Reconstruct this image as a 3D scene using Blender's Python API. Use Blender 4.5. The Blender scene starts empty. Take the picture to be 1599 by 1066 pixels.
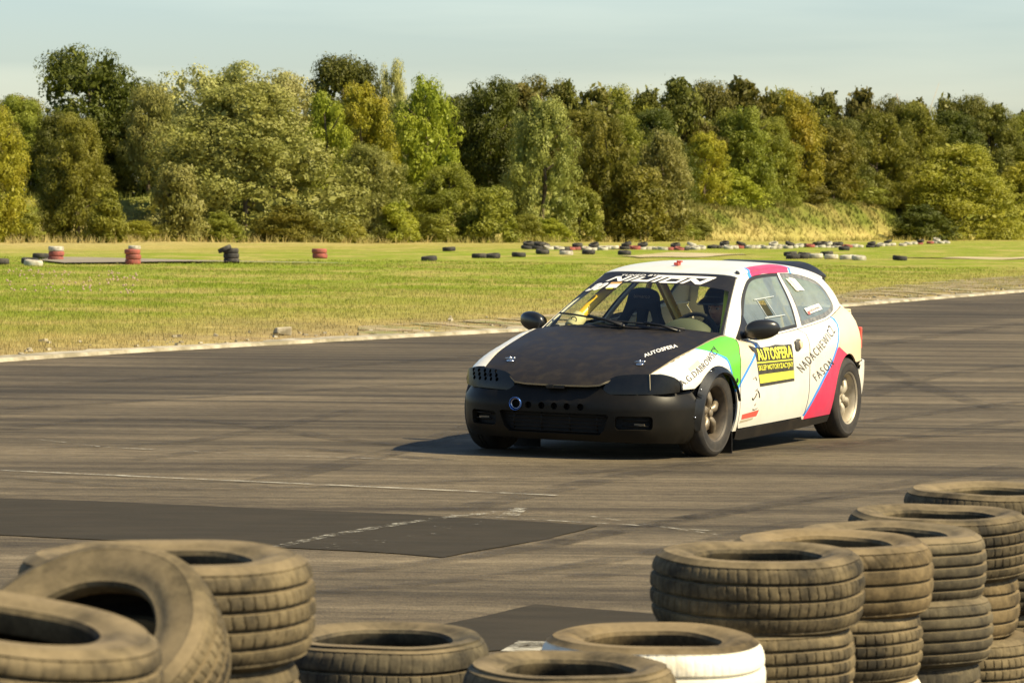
import bpy, bmesh, math, random
import numpy as np
from mathutils import Vector, Matrix, noise
from mathutils.geometry import delaunay_2d_cdt
C = bpy.context.scene.collection
sc = bpy.context.scene
PI = math.pi
rnd = random.Random(7)

# ------------------------------------------------------------------ camera
CAM_H, CAM_PITCH, CAM_ROLL, FPX = 1.568, .0327, .0099, 6000.0
cd = bpy.data.cameras.new('camera'); cam = bpy.data.objects.new('camera', cd); C.objects.link(cam)
_f = Vector((0, math.cos(CAM_PITCH), -math.sin(CAM_PITCH))); _r0 = Vector((1, 0, 0)); _u0 = Vector((0, math.sin(CAM_PITCH), math.cos(CAM_PITCH)))
_r = _r0*math.cos(CAM_ROLL)+_u0*math.sin(CAM_ROLL); _u = _u0*math.cos(CAM_ROLL)-_r0*math.sin(CAM_ROLL)
M = Matrix.Identity(4)
for i in range(3):
    M[i][0] = _r[i]; M[i][1] = _u[i]; M[i][2] = -_f[i]
M[2][3] = CAM_H
cam.matrix_world = M
cd.sensor_width = 36; cd.lens = FPX/1599*36; cd.clip_start = .5; cd.clip_end = 3000
cd.dof.use_dof = True; cd.dof.focus_distance = 25.2; cd.dof.aperture_fstop = 13
sc.camera = cam

# ------------------------------------------------------------------ light
SUN_AZ, SUN_EL = math.radians(110), math.radians(45)      # azimuth from +Y towards +X
w = bpy.data.worlds.new('World'); sc.world = w; w.use_nodes = True
nt = w.node_tree; nt.nodes.clear()
sky = nt.nodes.new('ShaderNodeTexSky'); sky.sky_type = 'NISHITA'; sky.sun_disc = False
sky.sun_elevation = SUN_EL; sky.sun_rotation = SUN_AZ; sky.air_density = 1.0; sky.dust_density = .8; sky.ozone_density = 3.0
tint = nt.nodes.new('ShaderNodeMix'); tint.data_type = 'RGBA'; tint.blend_type = 'MULTIPLY'; tint.inputs[0].default_value = 1
tint.inputs[7].default_value = (1.02, 1.02, 1.0, 1)           # the camera's warm white balance
tc = nt.nodes.new('ShaderNodeTexCoord'); mp = nt.nodes.new('ShaderNodeMapping'); mp.inputs['Scale'].default_value = (1.2, 1.2, 14)
nz = nt.nodes.new('ShaderNodeTexNoise'); nz.inputs['Scale'].default_value = 3.2; nz.inputs['Detail'].default_value = 5
cr = nt.nodes.new('ShaderNodeValToRGB'); cr.color_ramp.elements[0].position = .42; cr.color_ramp.elements[1].position = .68
cr.color_ramp.elements[0].color = (0, 0, 0, 1); cr.color_ramp.elements[1].color = (.75, .75, .75, 1)
cl = nt.nodes.new('ShaderNodeMix'); cl.data_type = 'RGBA'; cl.blend_type = 'MULTIPLY'; cl.inputs[7].default_value = (1.35, 1.26, 1.18, 1)     # thin warm veils
bg = nt.nodes.new('ShaderNodeBackground'); bg.inputs[1].default_value = .082; wo = nt.nodes.new('ShaderNodeOutputWorld')
L = nt.links.new
L(sky.outputs[0], tint.inputs[6]); L(tc.outputs['Generated'], mp.inputs[0]); L(mp.outputs[0], nz.inputs[0]); L(nz.outputs[0], cr.inputs[0])
L(tint.outputs[2], cl.inputs[6]); L(cr.outputs[0], cl.inputs[0]); L(cl.outputs[2], bg.inputs[0]); L(bg.outputs[0], wo.inputs[0])
sd = bpy.data.lights.new('sun', 'SUN'); sd.energy = 5.0; sd.angle = math.radians(.53); sd.color = (1, .855, .56)
sun = bpy.data.objects.new('sun', sd); C.objects.link(sun)
sdir = Vector((math.sin(SUN_AZ)*math.cos(SUN_EL), math.cos(SUN_AZ)*math.cos(SUN_EL), math.sin(SUN_EL)))
sun.rotation_euler = sdir.to_track_quat('Z', 'Y').to_euler(); sun.location = sdir*100
sc.view_settings.view_transform = 'Standard'; sc.view_settings.look = 'None'; sc.view_settings.exposure = .75; sc.view_settings.gamma = 1
sc.view_settings.use_curve_mapping = False
sc.render.engine = 'CYCLES'
sc.cycles.max_bounces = 6; sc.cycles.transparent_max_bounces = 12; sc.cycles.diffuse_bounces = 3; sc.cycles.glossy_bounces = 3
sc.cycles.use_denoising = True; sc.cycles.caustics_reflective = False; sc.cycles.caustics_refractive = False

# ------------------------------------------------------------------ helpers
def G(px, py, z=0.0):
    """world point at height z under a pixel measured in the photograph"""
    U = px-799.5; V = py-533; c, s = math.cos(CAM_ROLL), math.sin(CAM_ROLL)
    u = U*c+V*s; v = V*c-U*s
    d = (u/FPX, math.cos(CAM_PITCH)-v/FPX*math.sin(CAM_PITCH), -v/FPX*math.cos(CAM_PITCH)-math.sin(CAM_PITCH))
    t = (z-CAM_H)/d[2]
    return Vector((d[0]*t, d[1]*t, z))
def at_dist(px, py, Y):
    """world point at distance Y seen at a pixel"""
    U = px-799.5; V = py-533; c, s = math.cos(CAM_ROLL), math.sin(CAM_ROLL)
    u = U*c+V*s; v = V*c-U*s
    d = (u/FPX, math.cos(CAM_PITCH)-v/FPX*math.sin(CAM_PITCH), -v/FPX*math.cos(CAM_PITCH)-math.sin(CAM_PITCH))
    t = Y/d[1]
    return Vector((d[0]*t, Y, CAM_H+d[2]*t))

def meta(o, label=None, cat=None, group=None, kind=None):
    if label: o['label'] = label
    if cat: o['category'] = cat
    if group: o['group'] = group
    if kind: o['kind'] = kind
    return o
def link(name, me, parent=None, mats=()):
    o = bpy.data.objects.new(name, me); C.objects.link(o)
    if parent: o.parent = parent
    for m in mats: me.materials.append(m)
    return o
def mk(name, V, F, mats, parent=None, smooth=True, idx=None, split=None):
    me = bpy.data.meshes.new(name); me.from_pydata([tuple(v) for v in V], [], F)
    if not isinstance(mats, (list, tuple)): mats = [mats]
    for m in mats: me.materials.append(m)
    if idx is not None: me.polygons.foreach_set('material_index', idx)
    if smooth: me.polygons.foreach_set('use_smooth', [True]*len(me.polygons))
    if smooth and split: me.set_sharp_from_angle(angle=math.radians(split))
    me.update()
    o = bpy.data.objects.new(name, me); C.objects.link(o)
    if parent: o.parent = parent
    return o
def mkfast(name, V, F, mats, smooth=False, idx=None, parent=None):
    """V (n,3), F (m,k) numpy"""
    me = bpy.data.meshes.new(name); V = np.asarray(V, np.float32); F = np.asarray(F, np.int32); k = F.shape[1]
    me.vertices.add(len(V)); me.vertices.foreach_set('co', V.ravel())
    me.loops.add(F.size); me.loops.foreach_set('vertex_index', F.ravel())
    me.polygons.add(len(F)); me.polygons.foreach_set('loop_start', np.arange(0, F.size, k, dtype=np.int32))
    me.polygons.foreach_set('loop_total', np.full(len(F), k, np.int32))
    if idx is not None: me.polygons.foreach_set('material_index', np.asarray(idx, np.int32))
    if smooth: me.polygons.foreach_set('use_smooth', np.ones(len(F), bool))
    for m in mats: me.materials.append(m)
    me.update(calc_edges=True)
    o = bpy.data.objects.new(name, me); C.objects.link(o)
    if parent: o.parent = parent
    return o
def empty(name, loc=(0, 0, 0), rz=0):
    o = bpy.data.objects.new(name, None); C.objects.link(o); o.location = loc; o.rotation_euler = (0, 0, rz); o.empty_display_size = .2
    return o
def box(c, s, rot=None):
    V = [Vector((x*s[0]/2, y*s[1]/2, z*s[2]/2)) for x in (-1, 1) for y in (-1, 1) for z in (-1, 1)]
    if rot: V = [rot @ v for v in V]
    V = [v+Vector(c) for v in V]
    return V, [(0, 1, 3, 2), (4, 6, 7, 5), (0, 4, 5, 1), (2, 3, 7, 6), (0, 2, 6, 4), (1, 5, 7, 3)]
def merge(*parts):
    V, F = [], []
    for v, f in parts:
        n = len(V); V += list(v); F += [tuple(i+n for i in q) for q in f]
    return V, F
def bevel(o, wd=.004, seg=2):
    m = o.modifiers.new('bevel', 'BEVEL'); m.width = wd; m.segments = seg; m.limit_method = 'ANGLE'; m.angle_limit = math.radians(40)
    return o
def tube(P, r, n=10, cap=True):
    P = [Vector(p) for p in P]; R = r if isinstance(r, (list, tuple)) else [r]*len(P)
    V, F = [], []
    up = Vector((0, 0, 1)); prev = None
    for i, p in enumerate(P):
        d = (P[min(i+1, len(P)-1)]-P[max(i-1, 0)]).normalized()
        if prev is None:
            a = d.cross(up if abs(d.z) < .9 else Vector((1, 0, 0))).normalized()
        else:
            a = (prev-d*prev.dot(d)).normalized()
        prev = a; b = d.cross(a)
        V += [p+(a*math.cos(t)+b*math.sin(t))*R[i] for t in [2*PI*k/n for k in range(n)]]
    for i in range(len(P)-1):
        for k in range(n):
            F.append((i*n+k, i*n+(k+1) % n, (i+1)*n+(k+1) % n, (i+1)*n+k))
    if cap:
        F.append(tuple(range(n-1, -1, -1))); F.append(tuple((len(P)-1)*n+k for k in range(n)))
    return V, F
def lathe(prof, n=32, axis='z', closed=False):
    """prof: (r, h)"""
    V, F = [], []
    m = len(prof)
    for k in range(n):
        c, s = math.cos(2*PI*k/n), math.sin(2*PI*k/n)
        for r, h in prof:
            V.append(Vector((r*c, r*s, h)) if axis == 'z' else (Vector((r*c, h, r*s)) if axis == 'y' else Vector((h, r*c, r*s))))
    mm = m if closed else m-1
    for k in range(n):
        for j in range(mm):
            a, b = k*m+j, k*m+(j+1) % m; c_, d = ((k+1) % n)*m+(j+1) % m, ((k+1) % n)*m+j
            F.append((a, b, c_, d))
    return V, F
def sphere(c, r, n=16, m=10):
    prof = [(max(1e-4, math.sin(PI*j/m)), -math.cos(PI*j/m)) for j in range(m+1)]
    V, F = lathe(prof, n); r = r if hasattr(r, '__len__') else (r, r, r)
    return [Vector((v.x*r[0]+c[0], v.y*r[1]+c[1], v.z*r[2]+c[2])) for v in V], F

# ------------------------------------------------------------------ materials
def newmat(name):
    m = bpy.data.materials.new(name); m.use_nodes = True; nt = m.node_tree
    b = nt.nodes['Principled BSDF']; return m, nt, b
def pmat(name, col, rough=.5, metal=0, spec=.5, col2=None, nscale=8, contrast=.5, bump=0, bscale=60, coat=0, stretch=None, lo=.42, hi=.62, rvar=0):
    m, nt, b = newmat(name); L = nt.links.new
    b.inputs['Roughness'].default_value = rough; b.inputs['Metallic'].default_value = metal; b.inputs['Specular IOR Level'].default_value = spec
    b.inputs['Coat Weight'].default_value = coat; b.inputs['Coat Roughness'].default_value = .08
    b.inputs['Base Color'].default_value = (*col, 1)
    tc = nt.nodes.new('ShaderNodeTexCoord')
    src = tc.outputs['Object']
    if stretch:
        mp = nt.nodes.new('ShaderNodeMapping'); mp.inputs['Scale'].default_value = stretch; L(src, mp.inputs[0]); src = mp.outputs[0]
    if col2:
        n = nt.nodes.new('ShaderNodeTexNoise'); n.inputs['Scale'].default_value = nscale; n.inputs['Detail'].default_value = 7; n.inputs['Roughness'].default_value = .62
        r = nt.nodes.new('ShaderNodeValToRGB'); r.color_ramp.elements[0].position = lo; r.color_ramp.elements[1].position = hi
        r.color_ramp.elements[0].color = (*col, 1); r.color_ramp.elements[1].color = (*col2, 1)
        L(src, n.inputs[0]); L(n.outputs[0], r.inputs[0]); L(r.outputs[0], b.inputs['Base Color'])
        if rvar:
            mr = nt.nodes.new('ShaderNodeMapRange'); mr.inputs[3].default_value = rough; mr.inputs[4].default_value = rough+rvar; L(n.outputs[0], mr.inputs[0]); L(mr.outputs[0], b.inputs['Roughness'])
    if bump:
        n2 = nt.nodes.new('ShaderNodeTexNoise'); n2.inputs['Scale'].default_value = bscale; n2.inputs['Detail'].default_value = 5
        bp = nt.nodes.new('ShaderNodeBump'); bp.inputs['Strength'].default_value = bump; bp.inputs['Distance'].default_value = .01
        L(src, n2.inputs[0]); L(n2.outputs[0], bp.inputs['Height']); L(bp.outputs[0], b.inputs['Normal'])
    return m
def glassmat(name, tintc, clear=.8, haze=0, hazec=(.5, .55, .55), rough=.02):
    m, nt, b = newmat(name); L = nt.links.new; nt.nodes.remove(b); out = nt.nodes['Material Output']
    tr = nt.nodes.new('ShaderNodeBsdfTransparent'); tr.inputs[0].default_value = (*tintc, 1)
    gl = nt.nodes.new('ShaderNodeBsdfGlossy'); gl.inputs['Roughness'].default_value = rough; gl.inputs[0].default_value = (.95, .95, .95, 1)
    lw = nt.nodes.new('ShaderNodeLayerWeight'); lw.inputs[0].default_value = .5     # facing: the same from both sides of the pane
    pw_ = nt.nodes.new('ShaderNodeMath'); pw_.operation = 'POWER'; pw_.inputs[1].default_value = 5; L(lw.outputs['Facing'], pw_.inputs[0])
    fr = nt.nodes.new('ShaderNodeMath'); fr.operation = 'MULTIPLY_ADD'; fr.inputs[1].default_value = .7; fr.inputs[2].default_value = .028; L(pw_.outputs[0], fr.inputs[0])
    mx = nt.nodes.new('ShaderNodeMixShader')
    L(fr.outputs[0], mx.inputs[0]); L(tr.outputs[0], mx.inputs[1]); L(gl.outputs[0], mx.inputs[2]); o = mx
    if haze:
        df = nt.nodes.new('ShaderNodeBsdfDiffuse'); df.inputs[0].default_value = (*hazec, 1)
        tl = nt.nodes.new('ShaderNodeBsdfTranslucent'); tl.inputs[0].default_value = (*hazec, 1)
        ad = nt.nodes.new('ShaderNodeMixShader'); ad.inputs[0].default_value = .3; L(df.outputs[0], ad.inputs[1]); L(tl.outputs[0], ad.inputs[2])
        m2 = nt.nodes.new('ShaderNodeMixShader'); tc = nt.nodes.new('ShaderNodeTexCoord'); n = nt.nodes.new('ShaderNodeTexNoise'); n.inputs['Scale'].default_value = 5; n.inputs['Detail'].default_value = 4
        mr = nt.nodes.new('ShaderNodeMapRange'); mr.inputs[1].default_value = .3; mr.inputs[2].default_value = .7; mr.inputs[3].default_value = haze*.75; mr.inputs[4].default_value = haze*1.2
        L(tc.outputs['Object'], n.inputs[0]); L(n.outputs[0], mr.inputs[0]); L(mr.outputs[0], m2.inputs[0])
        L(mx.outputs[0], m2.inputs[1]); L(ad.outputs[0], m2.inputs[2]); o = m2
    L(o.outputs[0], out.inputs[0]); return m
WHITE = pmat('white_paint', (.78, .75, .66), .32, coat=.4, col2=(.70, .65, .53), nscale=3.5, lo=.45, hi=.75)
BLACK = pmat('black_paint', (.012, .011, .010), .42, spec=.4, col2=(.035, .028, .02), nscale=9, lo=.48, hi=.75)
HOODM = pmat('hood_paint', (.014, .011, .008), .38, spec=.32, col2=(.032, .024, .014), nscale=11, lo=.46, hi=.80, bump=.015, bscale=40, rvar=.2)
BUMPM = pmat('bumper_plastic', (.009, .008, .006), .42, spec=.20, col2=(.016, .013, .009), nscale=6, lo=.45, hi=.75, bump=.03, bscale=25)
LAMPM = pmat('lamp_cover_plastic', (.006, .006, .006), .22, spec=.4, col2=(.012, .011, .010), nscale=12)
FLARE = pmat('flare_plastic', (.010, .011, .012), .30, spec=.35, col2=(.018, .018, .018), nscale=12, bump=.03)
RUBSEAL = pmat('seal_rubber', (.012, .012, .012), .6)
GREY = pmat('seal_grey', (.10, .105, .11), .6, col2=(.2, .2, .19), nscale=20)
GREEN = pmat('green_vinyl', (.13, .52, .04), .35, coat=.2)
PINK = pmat('pink_vinyl', (.75, .035, .10), .35, coat=.2, col2=(.62, .05, .12), nscale=6)
BLUE = pmat('blue_stripe', (.06, .28, .75), .4)
PEACH = pmat('peach_vinyl', (.80, .63, .40), .4, coat=.2, col2=(.76, .62, .43), nscale=4)
YELLOW = pmat('sticker_yellow', (.78, .76, .08), .45)
STBLACK = pmat('sticker_black', (.035, .032, .025), .5, col2=(.07, .06, .04), nscale=20)
INK = pmat('dark_lettering', (.06, .05, .045), .5)
INK2 = pmat('faded_lettering', (.30, .25, .22), .5)
LETW = pmat('white_lettering', (.85, .83, .78), .4)
REDM = pmat('red_sticker', (.65, .10, .07), .4)
INNER = pmat('interior_white', (.66, .64, .52), .6, col2=(.34, .34, .29), nscale=6)
DARK = pmat('dark_void', (.006, .006, .006), .8)
CAGE = pmat('cage_yellow', (.80, .48, .01), .35)
PAD = pmat('cage_pad', (.62, .55, .28), .7)
SEATM = pmat('seat_fabric', (.012, .012, .013), .85, bump=.1, bscale=120)
TYRE = pmat('car_tyre_rubber', (.016, .014, .012), .75, col2=(.050, .040, .028), nscale=9, lo=.40, hi=.75)
RIMM = pmat('rim_bronze', (.30, .245, .17), .40, metal=.5, col2=(.17, .135, .09), nscale=8)
RIMW = pmat('rim_pale', (.50, .44, .33), .45, metal=.2, col2=(.34, .29, .21), nscale=8)
CHROME = pmat('chrome', (.7, .7, .7), .18, metal=1)
BLUEAL = pmat('blue_anodised', (.10, .25, .75), .25, metal=.8)
PALE = pmat('bare_edge', (.42, .36, .24), .6)
SKIN = pmat('skin', (.42, .22, .14), .5, col2=(.36, .17, .11), nscale=20)
SUIT = pmat('suit_cloth', (.012, .012, .014), .8)
GLASS = glassmat('windscreen_glass', (.93, .96, .88))
POLY = glassmat('polycarbonate', (.62, .72, .74), haze=.42, hazec=(.40, .50, .56), rough=.06)
RGLASS = glassmat('rear_glass', (.55, .62, .58), haze=.08)
def pw(x,pts):
    # pts sorted by x ascending; monotone-ish cubic hermite
    n=len(pts)
    if x<=pts[0][0]: return pts[0][1]
    if x>=pts[-1][0]: return pts[-1][1]
    for i in range(n-1):
        if x<=pts[i+1][0]: break
    def sl(k):
        if k<=0 or k>=n-1:
            a,b=(0,1) if k<=0 else (n-2,n-1)
            return (pts[b][1]-pts[a][1])/(pts[b][0]-pts[a][0])
        d0=(pts[k][1]-pts[k-1][1])/(pts[k][0]-pts[k-1][0]); d1=(pts[k+1][1]-pts[k][1])/(pts[k+1][0]-pts[k][0])
        return 0 if d0*d1<=0 else 2*d0*d1/(d0+d1)
    x0,y0=pts[i]; x1,y1=pts[i+1]; h=x1-x0; t=(x-x0)/h
    return y0*(1+2*t)*(1-t)**2+sl(i)*h*t*(1-t)**2+y1*t*t*(3-2*t)-sl(i+1)*h*t*t*(1-t)
W_=[(-3.24,.57),(-3.15,.65),(-3.05,.703),(-2.9,.752),(-2.7,.787),(-2.4,.816),(-2.0,.84),(-1.4,.848),(-.8,.845),(-.3,.838),(.15,.82),(.36,.80),(.5,.775),(.62,.735),(.75,.64)]
ZH_=[(-3.24,.72),(-3.10,.80),(-2.98,.885),(-2.9,.925),(-2.6,.905),(-2.25,.862),(-1.63,.830),(-1.2,.814),(-.62,.800),(-.52,.815),(-.42,.845),(-.3,.835),(0,.785),(.3,.73),(.5,.675),(.7,.62)]
YH_=[(-3.24,.50),(-2.9,.595),(-2.6,.672),(-2.25,.725),(-1.63,.752),(-1.2,.757),(-.62,.735),(-.52,.715),(-.42,.680),(-.3,.67),(0,.655),(.3,.63),(.5,.605),(.7,.565)]
Z1_=[(-3.24,.60),(-2.9,.66),(-.3,.66),(0,.64),(.4,.58),(.7,.50)]
N_=[(-3.24,1.7),(-2.6,1.9),(-2.0,2.3),(-.8,2.5),(0,2.0),(.7,1.9)]
W=lambda x:pw(x,W_); ZH=lambda x:pw(x,ZH_); YH=lambda x:pw(x,YH_); Z1=lambda x:pw(x,Z1_); NN=lambda x:pw(x,N_)
def z2v(x,z):
    z1,zh=Z1(x),ZH(x)
    if z<=z1: return z
    r=min(1,(z-z1)/(zh-z1)); return z1+(zh-z1)*math.asin(r**(NN(x)/2))/(math.pi/2)
def S(x,v):
    z1,zh,w,yh=Z1(x),ZH(x),W(x),YH(x)
    if v<=z1:
        o=.05*max(0,(.45-v)/.28)**2
        return (x,w-o,v)
    a=(v-z1)/(zh-z1)*math.pi/2; a=min(a,math.pi/2); n=NN(x)
    return (x,yh+(w-yh)*math.cos(a)**(2/n),z1+(zh-z1)*math.sin(a)**(2/n))
# greenhouse side: straight glass plane from belt to rail
ZR_=[(-2.95,1.12),(-2.8,1.185),(-2.6,1.225),(-2.2,1.262),(-1.8,1.278),(-1.4,1.272),(-1.2,1.252),(-1.04,1.222)]
ZT_=[(-3.05,.97),(-2.9,1.075),(-2.75,1.132),(-2.5,1.182),(-2.2,1.218),(-1.9,1.238),(-1.6,1.236),(-1.3,1.218),(-1.11,1.19)]
YR_=[(-3.1,.42),(-2.8,.465),(-2.4,.505),(-1.8,.53),(-1.2,.525),(-.9,.515)]
ZR=lambda x:pw(x,ZR_)
def YG(x,z):
    zb,yb=ZH(x),YH(x); zt=1.16; yt=pw(x,YR_)
    t=(z-zb)/(zt-zb); return yb+(yt-yb)*t+.018*math.sin(math.pi*min(1,max(0,t)))
# ------------------------------------------------------------------ the race car: body surfaces (x forward, y to its left, z up, metres)
ZT = lambda x: pw(x, ZT_)
def dens(poly, step, closed=True):
    out = []
    n = len(poly)
    for i in range(n if closed else n-1):
        a, b = poly[i], poly[(i+1) % n]; d = math.hypot(b[0]-a[0], b[1]-a[1]); k = max(1, int(math.ceil(d/step)))
        out += [(a[0]+(b[0]-a[0])*j/k, a[1]+(b[1]-a[1])*j/k) for j in range(k)]
    if not closed: out.append(tuple(poly[-1]))
    return out
def smoothp(pts, n=6, closed=False):
    P = [Vector((p[0], p[1], p[2] if len(p) > 2 else 0)) for p in pts]; out = []; m = len(P)
    for i in range(m if closed else m-1):
        p0 = P[(i-1) % m] if closed or i > 0 else P[0]; p1 = P[i]; p2 = P[(i+1) % m]; p3 = P[(i+2) % m] if closed or i+2 < m else P[-1]
        for j in range(n):
            t = j/n
            q = .5*((2*p1)+(p2-p0)*t+(2*p0-5*p1+4*p2-p3)*t*t+(3*p1-p0-3*p2+p3)*t**3); out.append(q)
    if not closed: out.append(P[-1])
    return [tuple(q) if len(pts[0]) > 2 else (q.x, q.y) for q in out]
def inpoly(P, poly):
    x, y = P[:, 0], P[:, 1]; r = np.zeros(len(P), bool); n = len(poly)
    for i in range(n):
        x0, y0 = poly[i]; x1, y1 = poly[(i+1) % n]
        if y0 == y1: continue
        c = ((y0 > y) != (y1 > y)) & (x < (x1-x0)*(y-y0)/(y1-y0)+x0); r ^= c
    return r
def insetp(poly, d):
    """move a closed 2D outline inwards by d"""
    n = len(poly); A = sum(poly[i][0]*poly[(i+1) % n][1]-poly[(i+1) % n][0]*poly[i][1] for i in range(n)); sg = 1 if A > 0 else -1; out = []
    for i in range(n):
        a, b, c = Vector(poly[i-1][:2]), Vector(poly[i][:2]), Vector(poly[(i+1) % n][:2])
        e1 = (b-a).normalized(); e2 = (c-b).normalized(); n1 = Vector((-e1.y, e1.x))*sg; n2 = Vector((-e2.y, e2.x))*sg
        m = n1+n2; m = m/max(.35, m.dot(m)/2) if m.length > 1e-6 else n1
        out.append((b.x+m.x*d, b.y+m.y*d))
    return out
def panel(name, mapf, outline, mats, parent, paints=(), holes=(), step=.05, flange=.012, conv=None, mirror=False, cen=(-1.2, 0, .4), off=0, rim=None, gaps=0, split=35):
    cv = conv or (lambda p: p)
    def prep(poly, s=step, close=True):
        return [cv(q) for q in dens(poly, s, close)]
    O = prep(outline)
    if gaps: O = insetp(O, gaps)
    H = [prep(h) for h in holes]; Pn = [(prep(p), m) for p, m in paints]
    pts, edges = [], []
    for poly in [O]+H+[p for p, _ in Pn]:
        b = len(pts); pts += poly; edges += [(b+i, b+(i+1) % len(poly)) for i in range(len(poly))]
    a = np.array(O); x0, y0 = a.min(0); x1, y1 = a.max(0)
    gx = np.arange(x0+step/2, x1, step); gy = np.arange(y0+step/2, y1, step)
    g = np.array([(u+(step/2 if j % 2 else 0), v) for j, v in enumerate(gy) for u in gx])
    if len(g):
        k = inpoly(g, O); al = np.array(pts)
        g = g[k]
        if len(g):
            dd = np.array([np.min((al[:, 0]-q[0])**2+(al[:, 1]-q[1])**2) for q in g]); g = g[dd > (step*.4)**2]
            pts = pts+[tuple(q) for q in g]
    r = delaunay_2d_cdt([Vector(p) for p in pts], edges, [], 0, 1e-6)
    V2 = [(v.x, v.y) for v in r[0]]; T = [tuple(f) for f in r[2]]
    cent = np.array([[sum(V2[i][0] for i in t)/3, sum(V2[i][1] for i in t)/3] for t in T])
    keep = inpoly(cent, O)
    for h in H: keep &= ~inpoly(cent, h)
    mi = np.zeros(len(T), int)
    if not isinstance(mats, list): mats = [mats]
    ml = list(mats)
    for p, m in Pn:
        if m not in ml: ml.append(m)
        mi[inpoly(cent, p)] = ml.index(m)
    if rim and rim not in ml: ml.append(rim)
    Cn = Vector(cen); e = 1e-3
    sg = -1 if mirror else 1
    def P3(u, v): p = mapf(u, v); return Vector((p[0], p[1], p[2]))
    V3 = [P3(*q) for q in V2]; Nn = []
    for (u, v), p in zip(V2, V3):
        a_ = P3(u+e, v)-P3(u-e, v); b_ = P3(u, v+e)-P3(u, v-e); n = a_.cross(b_)
        n = n.normalized() if n.length > 1e-12 else (p-Cn).normalized()
        Nn.append(n if n.dot(p-Cn) > 0 else -n)
    V3 = [p+n*off for p, n in zip(V3, Nn)]
    F, I = [], []; cnt = {}
    for t, k, m in zip(T, keep, mi):
        if not k: continue
        nn = (V3[t[1]]-V3[t[0]]).cross(V3[t[2]]-V3[t[0]])
        av = Nn[t[0]]+Nn[t[1]]+Nn[t[2]]
        if nn.dot(av) < 0: t = (t[0], t[2], t[1])
        F.append(t); I.append(int(m))
        for i in range(3):
            ed = (t[i], t[(i+1) % 3]); cnt[ed] = m
    if flange:
        mapi = {}
        def inn(i):
            if i not in mapi: mapi[i] = len(V3); V3.append(V3[i]-Nn[i]*flange)
            return mapi[i]
        for (a_, b_), m in list(cnt.items()):
            if (b_, a_) not in cnt:
                F.append((b_, a_, inn(a_), inn(b_))); I.append(ml.index(rim) if rim else int(m))
    used = sorted({i for f in F for i in f}); rm = {i: j for j, i in enumerate(used)}
    V3 = [V3[i] for i in used]; F = [tuple(rm[i] for i in f) for f in F]
    if mirror: V3 = [Vector((v.x, -v.y, v.z)) for v in V3]; F = [tuple(reversed(f)) for f in F]
    return mk(name, V3, F, ml, parent, True, I, split)
def SG(x, z): return (x, YG(x, z), z)
def PLc(pts):
    Ls = [0]
    for a, b in zip(pts, pts[1:]): Ls.append(Ls[-1]+math.dist(a, b))
    return Ls
NOSE = smoothp([(.80, -.05), (.80, 0), (.797, .15), (.788, .32), (.765, .46), (.722, .58), (.655, .675), (.565, .745), (.47, .782), (.36, .805), (.25, .815)], 4)[4:]
NOSEL = PLc(NOSE)
def nose(s):
    a = abs(s); sg = 1 if s >= 0 else -1
    for i in range(len(NOSE)-1):
        if a <= NOSEL[i+1] or i == len(NOSE)-2: break
    t = (a-NOSEL[i])/(NOSEL[i+1]-NOSEL[i]); p, q = NOSE[i], NOSE[i+1]
    x, y = p[0]+(q[0]-p[0])*t, p[1]+(q[1]-p[1])*t; dx, dy = q[0]-p[0], q[1]-p[1]; d = math.hypot(dx, dy)
    if a < .02: nx, ny = 1, 0
    else: nx, ny = dy/d, -dx/d
    return x, y*sg, nx, ny*sg if a >= .02 else 0
BIN = [(.16, -.10), (.19, -.055), (.215, -.03), (.25, -.012), (.31, 0), (.43, .004), (.465, .003), (.487, -.003), (.502, -.014), (.512, -.034), (.54, -.045), (.56, -.060)]
def FB(s, z):
    x, y, nx, ny = nose(s); o = pw(z, BIN); return (x+nx*o, y+ny*o, z)
def FL(s, z):
    x, y, nx, ny = nose(s); k = min(1, max(0, (abs(s)-.55)/.30)); k = k*k*(3-2*k); o = (-.050-.24*max(0, z-.53))*(1-k)+k*(-.004-.12*max(0, z-.57)); return (x+nx*o, y+ny*o, z)
HZ_ = [(-.45, .895), (-.30, .872), (-.1, .835), (.2, .775), (.45, .712), (.62, .650), (.72, .605), (.79, .562)]
def HD(x, y):
    yh = YH(min(x, .70)) if x < .70 else .565; zc = pw(x, HZ_); zh = min(ZH(min(x, .7)), zc-.004) if x < .6 else zc-.012
    t = min(1.1, abs(y)/yh); return (x, y, zc-(zc-zh)*t**2.4+.006*math.exp(-((abs(y)/yh-.72)/.08)**2)*min(1, max(0, (.5-x)*3)))
def RFy(x, y):
    yr = YG(x, ZT(x)); zt, zc = ZT(x), max(ZR(x), ZT(x)+.01); return zt+(zc-zt)*max(0, 1-min(1, abs(y)/yr)**2.3)**(1/2.3)
def RF(x, b):
    n = 2.3; yr = YG(x, ZT(x)); zt, zc = ZT(x), max(ZR(x), ZT(x)+.01); sb = math.sin(abs(b)); cb = max(0, math.cos(b))
    return (x, (1 if b >= 0 else -1)*yr*sb**(2/n), zt+(zc-zt)*cb**(2/n))
def WS(a, t):
    yb, yt = .672, .492; x0 = -.305-.128*a*a; z0 = .880-.045*a*a; x1 = -1.04-.07*a*a; z1 = RFy(x1, .492*a)-.003
    y = a*(yb+(yt-yb)*t); b = .022*math.sin(PI*t)*(1-.6*a*a)
    return (x0+(x1-x0)*t+b*.42, y, z0+(z1-z0)*t+b*.9)
XF = lambda y: -1.04-.07*(y/.49)**2

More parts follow.
